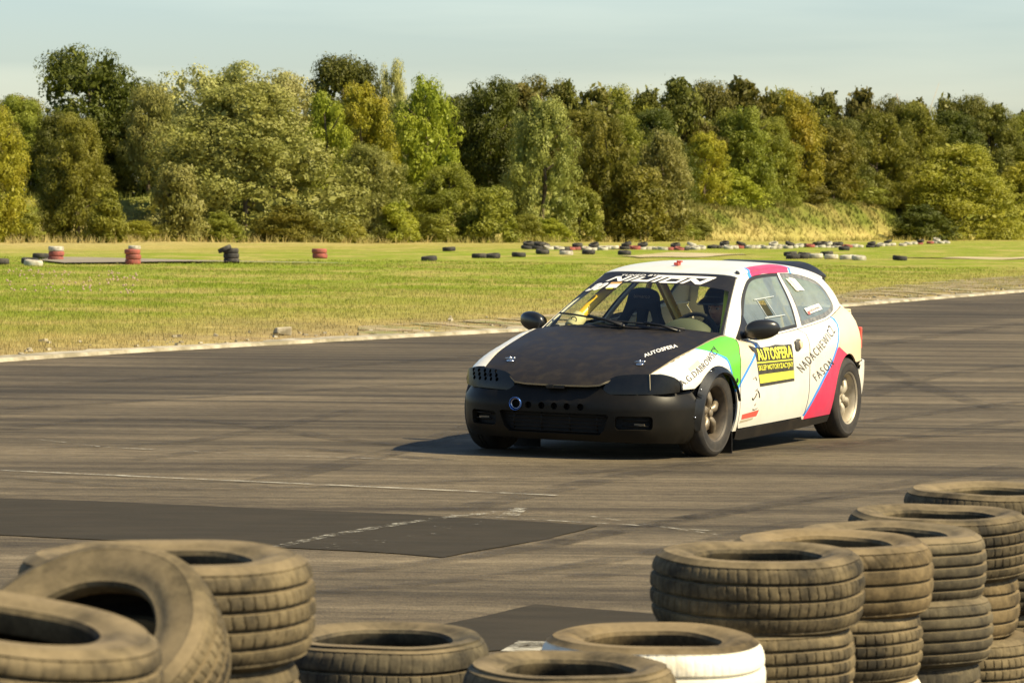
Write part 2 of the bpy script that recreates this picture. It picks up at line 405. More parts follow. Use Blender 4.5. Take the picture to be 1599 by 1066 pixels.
# car frame on the road
yaw = .4379; s_, c_ = math.sin(yaw), math.cos(yaw)
car = empty('hatchback_race_car', (.5757, 25.50, 0), math.atan2(-c_, -s_))
meta(car, 'white three-door race hatchback with black bonnet, green and pink stripes, cornering on the track', 'race car')
MB = Matrix.Translation((-1.3-.0578, .0167, .3-.0276)) @ Matrix.Rotation(.0284, 4, 'Y') @ Matrix.Rotation(-.013, 4, 'X') @ Matrix.Translation((1.3, 0, -.3))
def body(o):
    o.matrix_local = MB; return o
cvS = lambda q: (q[0], z2v(q[0], q[1]))
def arc(cx, cz, r, a0, a1, n=18, rz=None):
    return [(cx+r*math.cos(math.radians(a0+(a1-a0)*i/n)), cz+(rz or r)*math.sin(math.radians(a0+(a1-a0)*i/n))) for i in range(n+1)]

# livery outlines on the left side (x, z)
green_p = [(-.46, .90), (-.33, .90), (.06, .90), (.012, .775), (-.14, .72), (-.20, .62), (-.262, .500), (-.345, .515), (-.40, .55)]
blue_f = [(.035, .90), (.035, .785), (-.005, .762), (-.125, .70), (-.185, .61), (-.245, .475), (-.262, .500), (-.20, .62), (-.14, .72), (.012, .775), (.01, .90)]
blue_f2 = [(-.245, .472), (-.36, .525), (-.36, .553), (-.262, .505)]
peach_d = [(-.34, .90), (-.34, .552), (-.56, .70), (-.66, .78), (-.72, .90)]
blue_d = [(-.34, .553), (-.34, .522), (-.59, .69), (-.70, .775), (-.745, .90), (-.715, .90), (-.675, .785), (-.575, .713)]
pink_q = [(-1.60, .16), (-1.60, .235), (-1.76, .37), (-1.92, .47), (-2.10, .57), (-2.21, .665), (-2.26, .675), (-2.40, .63), (-2.55, .585), (-2.62, .54), (-2.30, .40), (-2.18, .16)]
blue_q = [(-1.572, .235), (-1.745, .38), (-1.905, .485), (-2.080, .585), (-2.185, .675), (-2.27, .77), (-2.365, .90), (-2.46, .99), (-2.50, .99), (-2.40, .90), (-2.30, .765), (-2.218, .668), (-2.11, .573), (-1.932, .468), (-1.772, .362), (-1.60, .225)]
peach_q = [(-2.50, .99), (-2.40, .90), (-2.30, .765), (-2.218, .668), (-2.25, .675), (-2.55, .585), (-2.62, .52), (-3.3, .52), (-3.3, .99)]

top = lambda x0, x1, n=14: [(x0+(x1-x0)*i/n, ZH(x0+(x1-x0)*i/n)) for i in range(n+1)]
fender = top(.61, -.43) + [(-.40, .80), (-.345, .74), (-.34, .60), (-.345, .42), (-.352, .25), (-.352, .215), (-.285, .215)] + arc(.03, .335, .335, 200, 50, 26) + [(.36, .543), (.502, .543), (.506, .590), (.528, .622), (.570, .646)]
door = top(-.445, -1.60) + [(-1.612, .80), (-1.615, .55), (-1.61, .36), (-1.585, .25), (-1.55, .228), (-.38, .232), (-.358, .26), (-.350, .42), (-.346, .60), (-.352, .74), (-.405, .80)]
quarter = top(-1.612, -3.18, 20) + [(-3.215, .80), (-3.22, .53), (-2.90, .53), (-2.87, .505)] + arc(-2.51, .275, .325, 42, 198, 24)[0:] + [(-2.17, .19), (-1.57, .20), (-1.60, .24), (-1.622, .36), (-1.627, .55), (-1.622, .80)]
arch_r = arc(-2.51, .275, .325, 138, -18, 24)
quarter = top(-1.612, -2.90, 16) + [(-2.99, .86), (-3.08, .77), (-3.16, .68), (-3.20, .60), (-3.215, .535), (-2.76, .535)] + arc(-2.51, .275, .325, 134, -16, 24) [0:0] + arc(-2.51, .275, .335, 128, 12, 22) + [(-2.172, .20), (-1.57, .205), (-1.60, .24), (-1.622, .36), (-1.627, .55), (-1.622, .80)]
for mir in (False, True):
    pf = [] if mir else [(green_p, GREEN), (blue_f, BLUE), (blue_f2, BLUE)]
    o = body(panel('front_fender', S, fender, WHITE, car, paints=pf+([([(.40, .50), (.62, .50), (.62, .66), (.52, .640), (.42, .60)], BLACK)] if mir else []), conv=cvS, mirror=mir, gaps=.0035, step=.022))
    if not mir: o['label'] = 'front wing with a green patch edged in blue'
    fo = o
    o = body(panel('door', S, door, WHITE, car, paints=[] if mir else [(peach_d, PEACH), (blue_d, BLUE)], conv=cvS, mirror=mir, gaps=.0012)); do = o
    o = body(panel('quarter_panel', S, quarter, WHITE, car, paints=[] if mir else [(peach_q, PEACH), (pink_q, PINK), (blue_q, BLUE)], conv=cvS, mirror=mir, gaps=.0010))
    if not mir: o['label'] = 'rear quarter panel with a pink band and peach rear'; qo = o
    # black riveted flare round the front arch
    def FLf(th, r, mir=mir):
        a = math.radians(th); x, z = .03+r*math.cos(a), .335+r*math.sin(a)*1.0; t = (.357-r)/.058
        y = S(x, z2v(x, z))[1]; return (x, y+.004+.040*max(0, min(1, t)), z)
    o = body(panel('wheel_flare', lambda th, r: FLf(th*100, r), dens([(1.62, .300), (1.60, .312), (1.35, .320), (1.05, .330), (.75, .345), (.45, .354), (.10, .352), (-.06, .342), (-.12, .325), (-.12, .300)], .04), FLARE, car, mirror=mir, step=.03, flange=.018))
    for th in (4, 36, 66):
        p = FLf(th, .343); vv, ff = sphere((p[0], (p[1]+.002)*(-1 if mir else 1), p[2]), .0075, 8, 5); mk('rivet', vv, ff, CHROME, o)
    # sill
    sill = [(-.352, .214), (-.365, .160), (-.45, .148), (-1.5, .142), (-2.155, .150), (-2.168, .198), (-1.57, .203), (-1.55, .222), (-.38, .226)]
    body(panel('side_skirt', S, sill, BLACK, car, mirror=mir, gaps=.002, flange=.05, off=.003))
    # upper frame: pillars and cant rail, with openings for the two side windows
    dw = smoothp([(-.56, .818), (-.78, .955), (-.975, 1.070), (-1.175, 1.152), (-1.36, 1.196), (-1.62, 1.206), (-1.86, 1.204)], 4) + [(-1.795, 1.10), (-1.70, .95), (-1.630, .842), (-1.20, .826)]
    qw = [(-1.895, 1.200)] + smoothp([(-2.05, 1.196), (-2.30, 1.172), (-2.52, 1.128), (-2.595, 1.075), (-2.60, .99), (-2.575, .935), (-2.47, .905), (-2.25, .876)], 4) + [(-1.715, .846), (-1.775, .95), (-1.855, 1.10)]
    def edge(t): p = WS(1, t); return (p[0]-.006, p[2]-.0)
    up = [(-.50, ZH(-.50)+.003), (-.46, .842)]+[edge(t) for t in (0.02, .2, .4, .6, .8, .97)] + [(x, ZT(x)) for x in np.linspace(-1.12, -2.76, 18)] + [(-2.80, 1.08), (-2.85, 1.0), (-2.89, ZH(-2.89)+.004)] + [(x, ZH(x)+.003) for x in np.linspace(-2.84, -.56, 24)]
    def SGw(x, z):
        # blend pillar to the windscreen edge
        y = YG(x, z)
        if x > -1.16:
            t = min(1, max(0, (z-.835)/.355)); yw = .672+(.492-.672)*t; xe = WS(1, t)[0]; k = min(1, max(0, (x-(xe-.14))/.14)); k = k*k*(3-2*k); y = y*(1-k)+(yw+.008)*k
        return (x, y, z)
    o = body(panel('side_frame', SGw, up, WHITE, car, paints=[] if mir else [([(-1.36, 1.197), (-1.60, 1.208), (-2.09, 1.198), (-2.20, 1.30), (-1.42, 1.30)], PINK), ([(-1.30, 1.18), (-1.36, 1.18), (-1.42, 1.30), (-1.36, 1.30)], BLUE), ([(-2.09, 1.18), (-2.13, 1.18), (-2.24, 1.30), (-2.20, 1.30)], BLUE)], holes=[dw, qw], mirror=mir, step=.05, flange=.02, cen=(-1.6, 0, .9)))
    for nm, poly, seal, sw in (('door_window', dw, RUBSEAL, .022), ('quarter_window', qw, GREY, .03)):
        inn = insetp(poly, sw); glass = GLASS if mir else POLY
        hl = [[(-1.19, 1.040), (-1.315, 1.044), (-1.320, .940), (-1.20, .938)]] if (nm == 'door_window' and not mir) else []
        o = body(panel(nm, SGw, insetp(poly, .0015), [seal], car, paints=[(inn, glass)], holes=hl, mirror=mir, off=-.003, flange=.006, step=.06, cen=(-1.6, 0, .9)))
        if nm == 'door_window' and not mir:
            wl = o
        if nm == 'quarter_window' and not mir: ql = o
# black mirror triangle at the foot of the left window
mt = [(-.53, .812), (-.80, .965), (-.80, .90), (-.74, .812)]
for mir in (False, True):
    body(panel('mirror_base', lambda x, z: (x, YG(x, z)+.006, z), mt, BLACK, car, mirror=mir, flange=.012, cen=(-1.6, 0, .9)))
# windscreen with black border and sun strip
wsp = [(-1, 0), (1, 0), (1, 1), (-1, 1)]
clear = smoothp([(-.93, .05), (-.5, .045), (0, .045), (.5, .045), (.93, .05), (.965, .12), (.965, .55), (.955, .68), (.92, .735), (.5, .760), (0, .772), (-.5, .765), (-.80, .755), (-.965, .52), (-.968, .12)], 5, True)
body(panel('windscreen', WS, insetp(wsp, .004), [BLACK], car, paints=[(clear, GLASS)], step=.08, flange=.006, cen=(-1.2, 0, .6)))
# roof
def roofout():
    fr = [(XF(.49*math.sin(b)**(2/2.3) if b >= 0 else -.49*math.sin(-b)**(2/2.3))-.004, b) for b in np.linspace(-PI/2+.02, PI/2-.02, 20)]
    rr = [(-2.80+.035*(b/1.57)**4, b) for b in np.linspace(PI/2-.02, -PI/2+.02, 16)]
    return fr+rr
pk = [(-1.38, PI/2), (-1.44, 1.05), (-2.08, 1.0), (-2.15, PI/2)]
bl = [(-1.335, PI/2), (-1.40, 1.05), (-1.44, 1.05), (-1.38, PI/2)]; bl2 = [(-2.15, PI/2), (-2.08, 1.0), (-2.12, 1.0), (-2.19, PI/2)]
body(panel('roof', RF, roofout(), WHITE, car, paints=[(pk, PINK), (bl, BLUE), (bl2, BLUE)], step=.08, flange=.01, cen=(-1.6, 0, .6)))
# roof vent at the front left corner, small red marker on the roof
p = RF(-1.20, 1.18); V, F = sphere((0, 0, 0), (.035, .018, .006), 14, 6); o = mk('roof_vent', V, F, BLACK, car); o.matrix_local = MB @ Matrix.Translation((p[0], p[1]+.004, p[2]+.004)) @ Matrix.Rotation(-.6, 4, 'X') @ Matrix.Rotation(.35, 4, 'Z')
p = RF(-1.28, -.02); V, F = merge(box((0, 0, .012), (.05, .035, .018)), tube([(0.0, 0, .02), (.0, .0, .035)], .006), box((.0, .02, .028), (.03, .03, .012)))
o = mk('roof_marker', V, F, REDM, car, False); o.matrix_local = MB @ Matrix.Translation(p); bevel(o, .003)
# bonnet
fh = [(.785, 0), (.782, .12), (.778, .22), (.765, .300), (.735, .335), (.705, .37), (.680, .43), (.655, .51), (.618, .588)]
half = fh + [(x, YH(x)+.001) for x in np.linspace(.56, -.44, 16)] + [(-.305-.128*a*a+.02, .672*a) for a in (.9, .7, .45, .2, 0)]
hood_o = half + [(x, -y) for x, y in reversed(half[1:-1])]
hood = body(panel('bonnet', HD, hood_o, HOODM, car, step=.06, flange=.013, rim=PALE, off=.003, cen=(0, 0, .2)))
for s in (-1, 1):
    hx, hy = (.50, -.455) if s < 0 else (.47, .46)
    p = HD(hx, hy); V, F = merge(lathe([(.0001, .0), (.026, 0), (.026, .004), (.0001, .006)], 18), tube([(0, 0, .0), (0, 0, .028)], .006), tube([(0, -.035, .016), (0, .025, .02)], .004), sphere((.0, .03, .018), .009, 8, 6))
    o = mk('bonnet_pin', V, F, CHROME, car); o.matrix_local = MB @ Matrix.Translation((p[0], p[1], p[2]+.003)) @ Matrix.Rotation(.25, 4, 'Y')
# slam panel below the bonnet edge, latch
sp = [(-.36, .505), (.36, .505), (.36, .556), (-.36, .556)]
def FN(s, z): x, y, nx, ny = nose(s); return (x-.075, y, z)
body(panel('slam_panel', FN, sp, DARK, car, step=.06, flange=.03))
V, F = box((.772, .0, .552), (.03, .13, .02)); V2, F2 = box((.777, -.03, .555), (.03, .035, .026)); o = body(mk('bonnet_latch', *merge((V, F), (V2, F2)), BLACK, car, False)); bevel(o, .003)
# bumper with grille, fog recesses and brake-duct holes
bo = smoothp([(-1.04, .21), (-.7, .210), (-.3, .208), (0, .207), (.3, .207), (.7, .202), (1.04, .185)], 3) + [(1.045, .532)] + smoothp([(.90, .524), (.7, .516), (.50, .512), (.37, .516), (.32, .545), (.27, .553), (0, .554), (-.27, .553), (-.32, .545), (-.37, .516), (-.50, .512), (-.7, .516), (-.90, .524), (-1.045, .532)], 3)
def rr(x0, x1, z0, z1, r=.025):
    o = []
    for cx, cz, a in ((x1-r, z1-r, 0), (x0+r, z1-r, 90), (x0+r, z0+r, 180), (x1-r, z0+r, 270)): o += arc(cx, cz, r, a, a+90, 5)
    return o
gr = [(-.33, .252), (.31, .252), (.345, .285), (.375, .378), (.36, .388), (-.385, .388), (-.40, .378), (-.365, .285)]
fr_ = rr(-.66, -.430, .285, .378); fl_ = rr(.42, .665, .29, .38)
slots = [arc(y, .430, .023, 0, 330, 11) for y in (-.185, -.090, .0, .090, .185)]
duct = arc(-.275, .434, .041, 0, 342, 19)
body(panel('front_bumper', FB, bo, BUMPM, car, holes=[gr, fr_, fl_, duct]+slots, step=.05, flange=.035, cen=(0, 0, .35)))
def FBK(s, z): x, y, nx, ny = nose(s); return (x-.055*nx, y-.055*ny, z)
body(panel('bumper_backing', FBK, [(-.9, .225), (.9, .225), (.9, .50), (-.9, .50)], DARK, car, step=.08, flange=.02))
for k in range(5):
    z = .268+k*.026; pts = [Vector(FB(s, z))-Vector((.02, 0, 0)) for s in np.linspace(-.375+.03*(4-k)/2, .355-.03*(4-k)/2, 12)]
    V, F = tube(pts, .0045, 6); body(mk('grille_bar', V, F, BUMPM, car))
for s in (-.30, -.10, .10, .29):
    V, F = tube([Vector(FB(s, z))-Vector((.026, 0, 0)) for z in (.27, .33, .39)], .005, 6); body(mk('grille_rib', V, F, BUMPM, car))
for ss, z0 in ((-.57, .34), (.545, .335)):
    for dz in (-.018, .018):
        pts = [Vector(FB(ss+d, z0+dz))-Vector((.025, 0, 0)) for d in (-.085, 0, .09)]
        V, F = tube(pts, .006, 6); body(mk('fog_slat', V, F, BUMPM, car))
    q = Vector(FB(ss+.02, z0-.01)); V, F = box(q-Vector((.036, 0, 0)), (.01, .07, .012)); body(mk('fog_reflector', V, F, RIMM, car, False))
# brake duct ring
q = Vector(FB(-.275, .434)); prof = [(.038, -.02), (.041, -.02), (.043, .008), (.0415, .011), (.0395, .008), (.037, -.03)]
V, F = lathe(prof, 28, 'x', True); o = mk('intake_ring', V, F, BLUEAL, car); o.matrix_local = MB @ Matrix.Translation(q-Vector((-.006, 0, 0)))
V, F = lathe([(.030, -.03), (.034, -.03), (.034, -.004), (.030, -.004)], 24, 'x', True); o = mk('intake_tube', V, F, CHROME, car); o.matrix_local = MB @ Matrix.Translation(q-Vector((.004, .006, 0)))
# headlamp covers
lo = [(.318, .518)] + smoothp([(.322, .552), (.345, .598), (.39, .628), (.46, .642), (.58, .648), (.70, .648), (.78, .640), (.840, .620), (.870, .588), (.876, .550)], 4) + [(.866, .530), (.70, .517), (.36, .512)]
o = body(panel('headlamp_cover', FL, lo, LAMPM, car, step=.05, flange=.03, cen=(0, 0, .5), gaps=.002))
# seam tape across the left cover
pts = [Vector(FL(.655, z))+Vector((.003, .002, 0)) for z in np.linspace(.545, .648, 7)]
V, F = tube(pts, .0028, 6); mk('cover_seam', V, F, PALE, o)
hol = []
for j, z in enumerate((.628, .603, .578)):
    for i in range(5):
        s = .50+i*.058-j*.012
        hol.append(arc(s, z, .0135, 0, 324, 9))
o = body(panel('headlamp_cover', FL, lo, LAMPM, car, holes=hol, step=.05, flange=.02, mirror=True, cen=(0, 0, .5), gaps=.002))
o['label'] = 'headlamp cover drilled with rows of round holes'
body(panel('headlamp_bucket', lambda s, z: tuple(Vector(FL(s, z))-Vector((.05, 0, 0))), insetp(lo, .015), DARK, car, mirror=True, step=.08, flange=.02, cen=(0, 0, .5)))
# rear end
def RE(a, t):
    z = .535+t*(1.165-.535); x = pw(z, [(.53, -3.215), (.60, -3.20), (.68, -3.16), (.77, -3.08), (.86, -2.99), (.93, -2.90), (1.0, -2.85), (1.08, -2.80), (1.165, -2.755)])
    yh = (S(x, z2v(x, z))[1] if z < ZH(max(x, -2.9)) else YG(x, z))-.004
    return (x-.055*(1-a*a)-.01, a*yh, z)
gz = lambda z: (z-.535)/.635
body(panel('tailgate', RE, [(-.99, 0.0), (.99, 0.0), (.99, 1), (-.99, 1)], WHITE, car, paints=[([(-.90, gz(.915)), (.90, gz(.915)), (.88, .96), (-.88, .96)], GLASS)], step=.09, flange=.012))
rb = [(-3.225, .53), (-3.235, .40), (-3.22, .26), (-2.98, .235), (-2.845, .245), (-2.80, .36), (-2.80, .40), (-2.86, .50), (-2.90, .53)]
def SB(x, z):
    y = S(x, z2v(x, z))[1]; return (x, y+.022*min(1, max(0, (-2.84-x)/.12)), z)
for mir in (False, True):
    body(panel('rear_bumper_corner', SB, rb, WHITE, car, mirror=mir, flange=.015, off=.004))
def RBm(y, z): return (-3.235-.05*(1-(y/.62)**2), y, z)
body(panel('rear_bumper', RBm, [(-.60, .25), (.60, .25), (.60, .53), (-.60, .53)], WHITE, car, step=.08))
for s in (-1, 1):
    q = Vector((-3.225, s*.60, .68)); V, F = box(q, (.03, .09, .16)); o = body(mk('tail_lamp', V, F, REDM, car, False)); bevel(o, .01)
# tailgate clip seen at the left rear corner
V, F = merge(tube([(-2.93, .615, .90), (-2.96, .645, .895), (-2.99, .63, .865)], .009, 8), sphere((-2.965, .64, .875), .014, 8, 6)); body(mk('tailgate_clip', V, F, PEACH, car))
# spoiler
prof = []
ys = np.linspace(-.485, .485, 29); V = []; F = []
for y in ys:
    a = abs(y)/.47; d = .085*max(0, (a-.55)/.45)**2.0; zl = RF(-2.64, min(1.5, abs(y)/.47*1.2))[2]+.002-.02*a*a
    pts = [(-2.60, zl+.002), (-2.70, zl+.020-d*.4), (-2.82, 1.235-d*.8), (-2.89, 1.240-d), (-2.895, 1.225-d), (-2.82, 1.205-d*.9), (-2.70, zl-.012-d*.4)]
    V += [(x, y, z+.004) for x, z in pts]
n = 7
for i in range(len(ys)-1):
    for k in range(n): F.append((i*n+k, (i+1)*n+k, (i+1)*n+(k+1) % n, i*n+(k+1) % n))
F += [tuple(range(n)), tuple((len(ys)-1)*n+k for k in range(n-1, -1, -1))]
o = body(mk('roof_spoiler', V, F, BLACK, car, True, None, 50)); bevel(o, .006)
V, F = [], []
for s in (1, -1):
    vv = [(-2.66, s*.462, 1.165), (-2.88, s*.468, 1.155), (-2.90, s*.478, 1.10), (-2.87, s*.475, 1.075), (-2.72, s*.468, 1.11)]
    vi = [(x, y-s*.025, z) for x, y, z in vv]; V = list(vv+vi); F = []; b = 0
    F += [tuple(b+i for i in range(5)), tuple(b+9-i for i in range(5))]+[(b+i, b+5+i, b+5+(i+1) % 5, b+(i+1) % 5) for i in range(5)]
    bm = bmesh.new(); me = bpy.data.meshes.new('spoiler_end'); me.from_pydata(V, [], F); bm.from_mesh(me); bmesh.ops.recalc_face_normals(bm, faces=bm.faces); bm.to_mesh(me); bm.free()
    o = body(link('spoiler_end', me, car, [BLACK])); bevel(o, .006)
# door handle
def rounded_slab(c, s, th, n=5, ex=2.6):
    pr = []
    m = 28
    V, F = [], []
    lay = [(1, 0), (1, .5), (.93, .85), (.75, 1), (.0001, 1.05)]
    for k, h in lay:
        for i in range(m):
            t = 2*PI*i/m; cx = abs(math.cos(t))**(2/ex)*(1 if math.cos(t) >= 0 else -1); cy = abs(math.sin(t))**(2/ex)*(1 if math.sin(t) >= 0 else -1)
            V.append(Vector((c[0]+cx*s[0]/2*k, c[1]+h*th, c[2]+cy*s[1]/2*k)))
    for l in range(len(lay)-1):
        for i in range(m): F.append((l*m+i, (l+1)*m+i, (l+1)*m+(i+1) % m, l*m+(i+1) % m))
    return V, F
for s in (1, -1):
    p = S(-1.385, z2v(-1.385, .735)); V, F = rounded_slab((-1.385, p[1]+.001, .735), (.105, .085), .012)
    V2, F2 = rounded_slab((-1.405, p[1]+.012, .738), (.05, .055), .014)
    o = mk('door_handle', V, F, pmat('handle_grey', (.09, .085, .075), .4) if s > 0 else bpy.data.materials['handle_grey'], car); o2 = mk('handle_lever', V2, F2, PEACH if s > 0 else WHITE, o)
    o.matrix_local = MB @ (Matrix.Identity(4) if s > 0 else Matrix.Scale(-1, 4, (0, 1, 0)))
# door mirrors: teardrop housing on a stalk, mirror glass facing back
for s in (1, -1):
    V, F = [], []; n, m = 24, 14
    for j in range(m+1):
        t = -1+2*j/m; rad = math.sqrt(max(0, 1-abs(t)**2.4)); skew = .012*t
        for i in range(n):
            a = 2*PI*i/n; ca, sa = math.cos(a), math.sin(a)
            xx = (.062 if ca > 0 else .030)*abs(ca)**.85*(1 if ca > 0 else -1)*max(.02, rad); zz = .068*abs(sa)**.8*(1 if sa > 0 else -1)*max(.02, rad)*(1-.10*t)
            V.append(Vector((xx-.045*t, t*.112, zz+skew)))
    for j in range(m):
        for i in range(n): F.append((j*n+i, j*n+(i+1) % n, (j+1)*n+(i+1) % n, (j+1)*n+i))
    F.append(tuple(range(n-1, -1, -1))); F.append(tuple(m*n+i for i in range(n)))
    V2, F2 = tube([(.0, -.19, -.055), (.0, -.12, -.048), (0, -.05, -.035)], [.036, .028, .034], 12); V2 = [Vector((v.x*1.0, v.y, v.z*.8)) for v in V2]
    o = mk('door_mirror', *merge((V, F), (V2, F2)), pmat('mirror_plastic', (.014, .014, .013), .3, spec=.6) if s > 0 else bpy.data.materials['mirror_plastic'], car, True, None, 60)
    o.matrix_local = MB @ Matrix.Translation((-.70, s*.850, .876)) @ (Matrix.Identity(4) if s > 0 else Matrix.Scale(-1, 4, (0, 1, 0)))
    vv, ff = lathe([(.0001, 0), (.9, 0), (1, .004)], 24, 'x'); vv = [Vector((-.034+v.x, v.y*.095-.0, v.z*.055)) for v in vv]; mk('mirror_glass', vv, ff, CHROME, o)
# mud flap
V, F = box((-.30, .70, .16), (.008, .20, .26), Matrix.Rotation(.05, 3, 'Y')); o = body(mk('mud_flap', V, F, BLACK, car, False)); o2 = o.copy(); C.objects.link(o2); o2.parent = car; o2.matrix_local = MB @ Matrix.Scale(-1, 4, (0, 1, 0))
# inner structure
V, F = merge(box((-1.25, 0, .215), (3.6, 1.22, .02)), box((-1.25, 0, .19), (1.6, 1.5, .02)))
body(mk('floor_pan', V, F, DARK, car, False))
V, F = merge(box((.22, 0, .40), (.85, 1.0, .34)), box((-.40, 0, .50), (.03, 1.30, .52)))
body(mk('engine_bay', V, F, DARK, car, False))
V, F = merge(box((-2.96, 0, .45), (.30, 1.16, .50)), box((-2.46, .70, .45), (.95, .02, .50)), box((-2.46, -.70, .45), (.95, .02, .50)))
body(mk('boot_floor', V, F, INNER, car, False))
for cx, cz, r in ((.03, .345, .345), (-2.51, .285, .345)):
    for s in (1, -1):
        V, F = [], []
        for i in range(25):
            a = math.radians(-10+200*i/24)
            for y in (.50, .775): V.append(Vector((cx+r*math.cos(a), s*y, cz+r*math.sin(a)*.98)))
        for i in range(24): F.append((2*i, 2*i+1, 2*i+3, 2*i+2))
        F.append(tuple(2*i for i in range(25)))
        body(mk('wheel_arch_liner', V, F, DARK, car, False))
# dashboard and instrument cowl
dp = [(-.42, .80), (-.50, .83), (-.70, .835), (-.80, .80), (-.82, .66), (-.60, .60), (-.44, .60)]
V = [(x, y, z) for y in (-.64, .64) for x, z in dp]; n = len(dp)
F = [tuple(range(n)), tuple(2*n-1-i for i in range(n))]+[(i, n+i, n+(i+1) % n, (i+1) % n) for i in range(n)]
dash = body(mk('dashboard', V, F, BLACK, car, False)); bevel(dash, .02)
V, F = sphere((0, 0, 0), 1, 28, 16); V = [Vector((v.x*.15, v.y*.21, max(-.02, v.z)*.155)) for v in V]
COWL = pmat('cowl_cloth', (.075, .082, .045), .7); o = mk('instrument_cowl', V, F, COWL, car); o.matrix_local = MB @ Matrix.Translation((-.62, .33, .785))
# steering wheel
V, F = [], []
for i in range(36):
    a = 2*PI*i/36
    for k in range(10): b = 2*PI*k/10; V.append(Vector((.015*math.sin(b), (.165+.015*math.cos(b))*math.cos(a), (.165+.015*math.cos(b))*math.sin(a))))
for i in range(36):
    for k in range(10): F.append((i*10+k, i*10+(k+1) % 10, ((i+1) % 36)*10+(k+1) % 10, ((i+1) % 36)*10+k))
sw = merge((V, F), tube([(0, -.16, 0), (.02, 0, 0), (0, .16, 0)], .014, 8), tube([(0, 0, -.16), (.02, 0, 0)], .014, 8), tube([(.18, 0, -.06), (.01, 0, 0)], .025, 10))
o = mk('steering_wheel', *sw, SEATM, car); o.matrix_local = MB @ Matrix.Translation((-.82, .30, .80)) @ Matrix.Rotation(-.35, 4, 'Y')
# roll cage
CAGEN = pmat('cage_lime', (.50, .52, .01), .4)
def bar(name, P, r=.021, m=None):
    V, F = tube(smoothp(P, 6) if len(P) > 2 else P, r, 12); return body(mk(name, V, F, m or CAGE, car))
for s in (1, -1):
    k = .045 if s > 0 else 0
    bar('cage_tube', [(-.62, s*(.58+k), .24), (-.60, s*(.575+k), .60), (-.62, s*(.555+k), .80), (-.85, s*(.485+k), .985), (-1.10, s*(.42+k*.6), 1.125), (-1.30, s*.415, 1.18)], .030 if s > 0 else .036, CAGEN if s > 0 else CAGE)
    bar('cage_tube', [(-1.30, s*.415, 1.18), (-1.75, s*.43, 1.20), (-1.83, s*.44, 1.17), (-1.84, s*.50, .98), (-1.84, s*.56, .75), (-1.84, s*.60, .24)])
bar('cage_tube', [(-1.80, -.43, 1.19), (-1.80, .43, 1.19)]); bar('cage_tube', [(-1.22, -.42, 1.16), (-1.22, .42, 1.16)])
bar('cage_tube', [(-1.80, -.38, 1.18), (-1.82, .08, .30)], .026); bar('cage_tube', [(-1.84, -.56, .70), (-1.84, .56, .70)])
for s in (1, -1): bar('cage_tube', [(-1.84, s*.42, 1.16), (-2.55, s*.45, .62)])
# padding with a round emblem on the right front leg
V, F = tube([(-.66, -.545, .84), (-.755, -.515, .92)], [.052, .052], 16); o = body(mk('cage_padding', V, F, PAD, car)); bevel(o, .01)
V, F = lathe([(.016, 0), (.020, .002), (.024, 0)], 20, 'x', True); o2 = mk('padding_emblem', [Vector((-.655, -.52, .90))+v for v in V], F, INK, o)
V, F = sphere((-.63, -.50, .84), (.028, .04, .03), 12, 8); body(mk('cage_clamp', V, F, BLACK, car))
# bucket seats
def seat(yc, x0):
    out = smoothp([(-.055, 1.090), (.055, 1.090), (.105, 1.055), (.122, .98), (.150, .90), (.205, .82), (.245, .72), (.25, .55), (.23, .40), (-.23, .40), (-.25, .55), (-.245, .72), (-.205, .82), (-.150, .90), (-.122, .98), (-.105, 1.055)], 4, True)
    h1 = smoothp([(.038, .935), (.070, .930), (.105, .85), (.098, .825), (.036, .825)], 3, True); h2 = [(-a, b) for a, b in h1]
    def mp_(y, z): return (x0-(z-.4)*.22+.9*y*y, yc+y, z)
    o = body(panel('seat_back', mp_, out, SEATM, car, holes=[h1, h2], step=.05, flange=-.0, cen=(-3.5, yc, .8)))
    m = o.modifiers.new('thick', 'SOLIDIFY'); m.thickness = .06; m.offset = 0; bevel(o, .015)
    V, F = box((x0+.22, yc, .40), (.50, .46, .12)); V2, F2 = box((x0+.22, yc+.24, .45), (.48, .05, .16)); V3, F3 = box((x0+.22, yc-.24, .45), (.48, .05, .16))
    b = body(mk('seat_base', *merge((V, F), (V2, F2), (V3, F3)), SEATM, car, False)); bevel(b, .02)
    return o
st = seat(-.29, -1.20); seat(.30, -1.32)
for k in (-.03, .07):
    V, F = tube([(-1.33, -.29+k, .86), (-1.22, -.29+k*1.4, .70), (-1.16, -.29+k*1.6, .50)], .014, 6); body(mk('harness_strap', V, F, SEATM, car))
# side-window sliding hatch and rails
def onG(x, z, o=.004): return Vector((x, YG(x, z)+o, z))
RAIL = pmat('clear_rail', (.55, .60, .60), .35)
for k, ((xa, za), (xb, zb)) in enumerate((((-1.13, 1.050), (-1.50, 1.058)), ((-1.13, .928), (-1.50, .932)))):
    V, F = tube([onG(xa+(xb-xa)*t, za+(zb-za)*t) for t in (0, .25, .5, .75, 1)], .004, 6); body(mk('window_rail', V, F, RAIL, car))
for x in (-1.17, -1.33):
    V, F = tube([onG(x, 1.05), onG(x-.01, .93)], .003, 6); body(mk('slider_edge', V, F, RAIL, car))
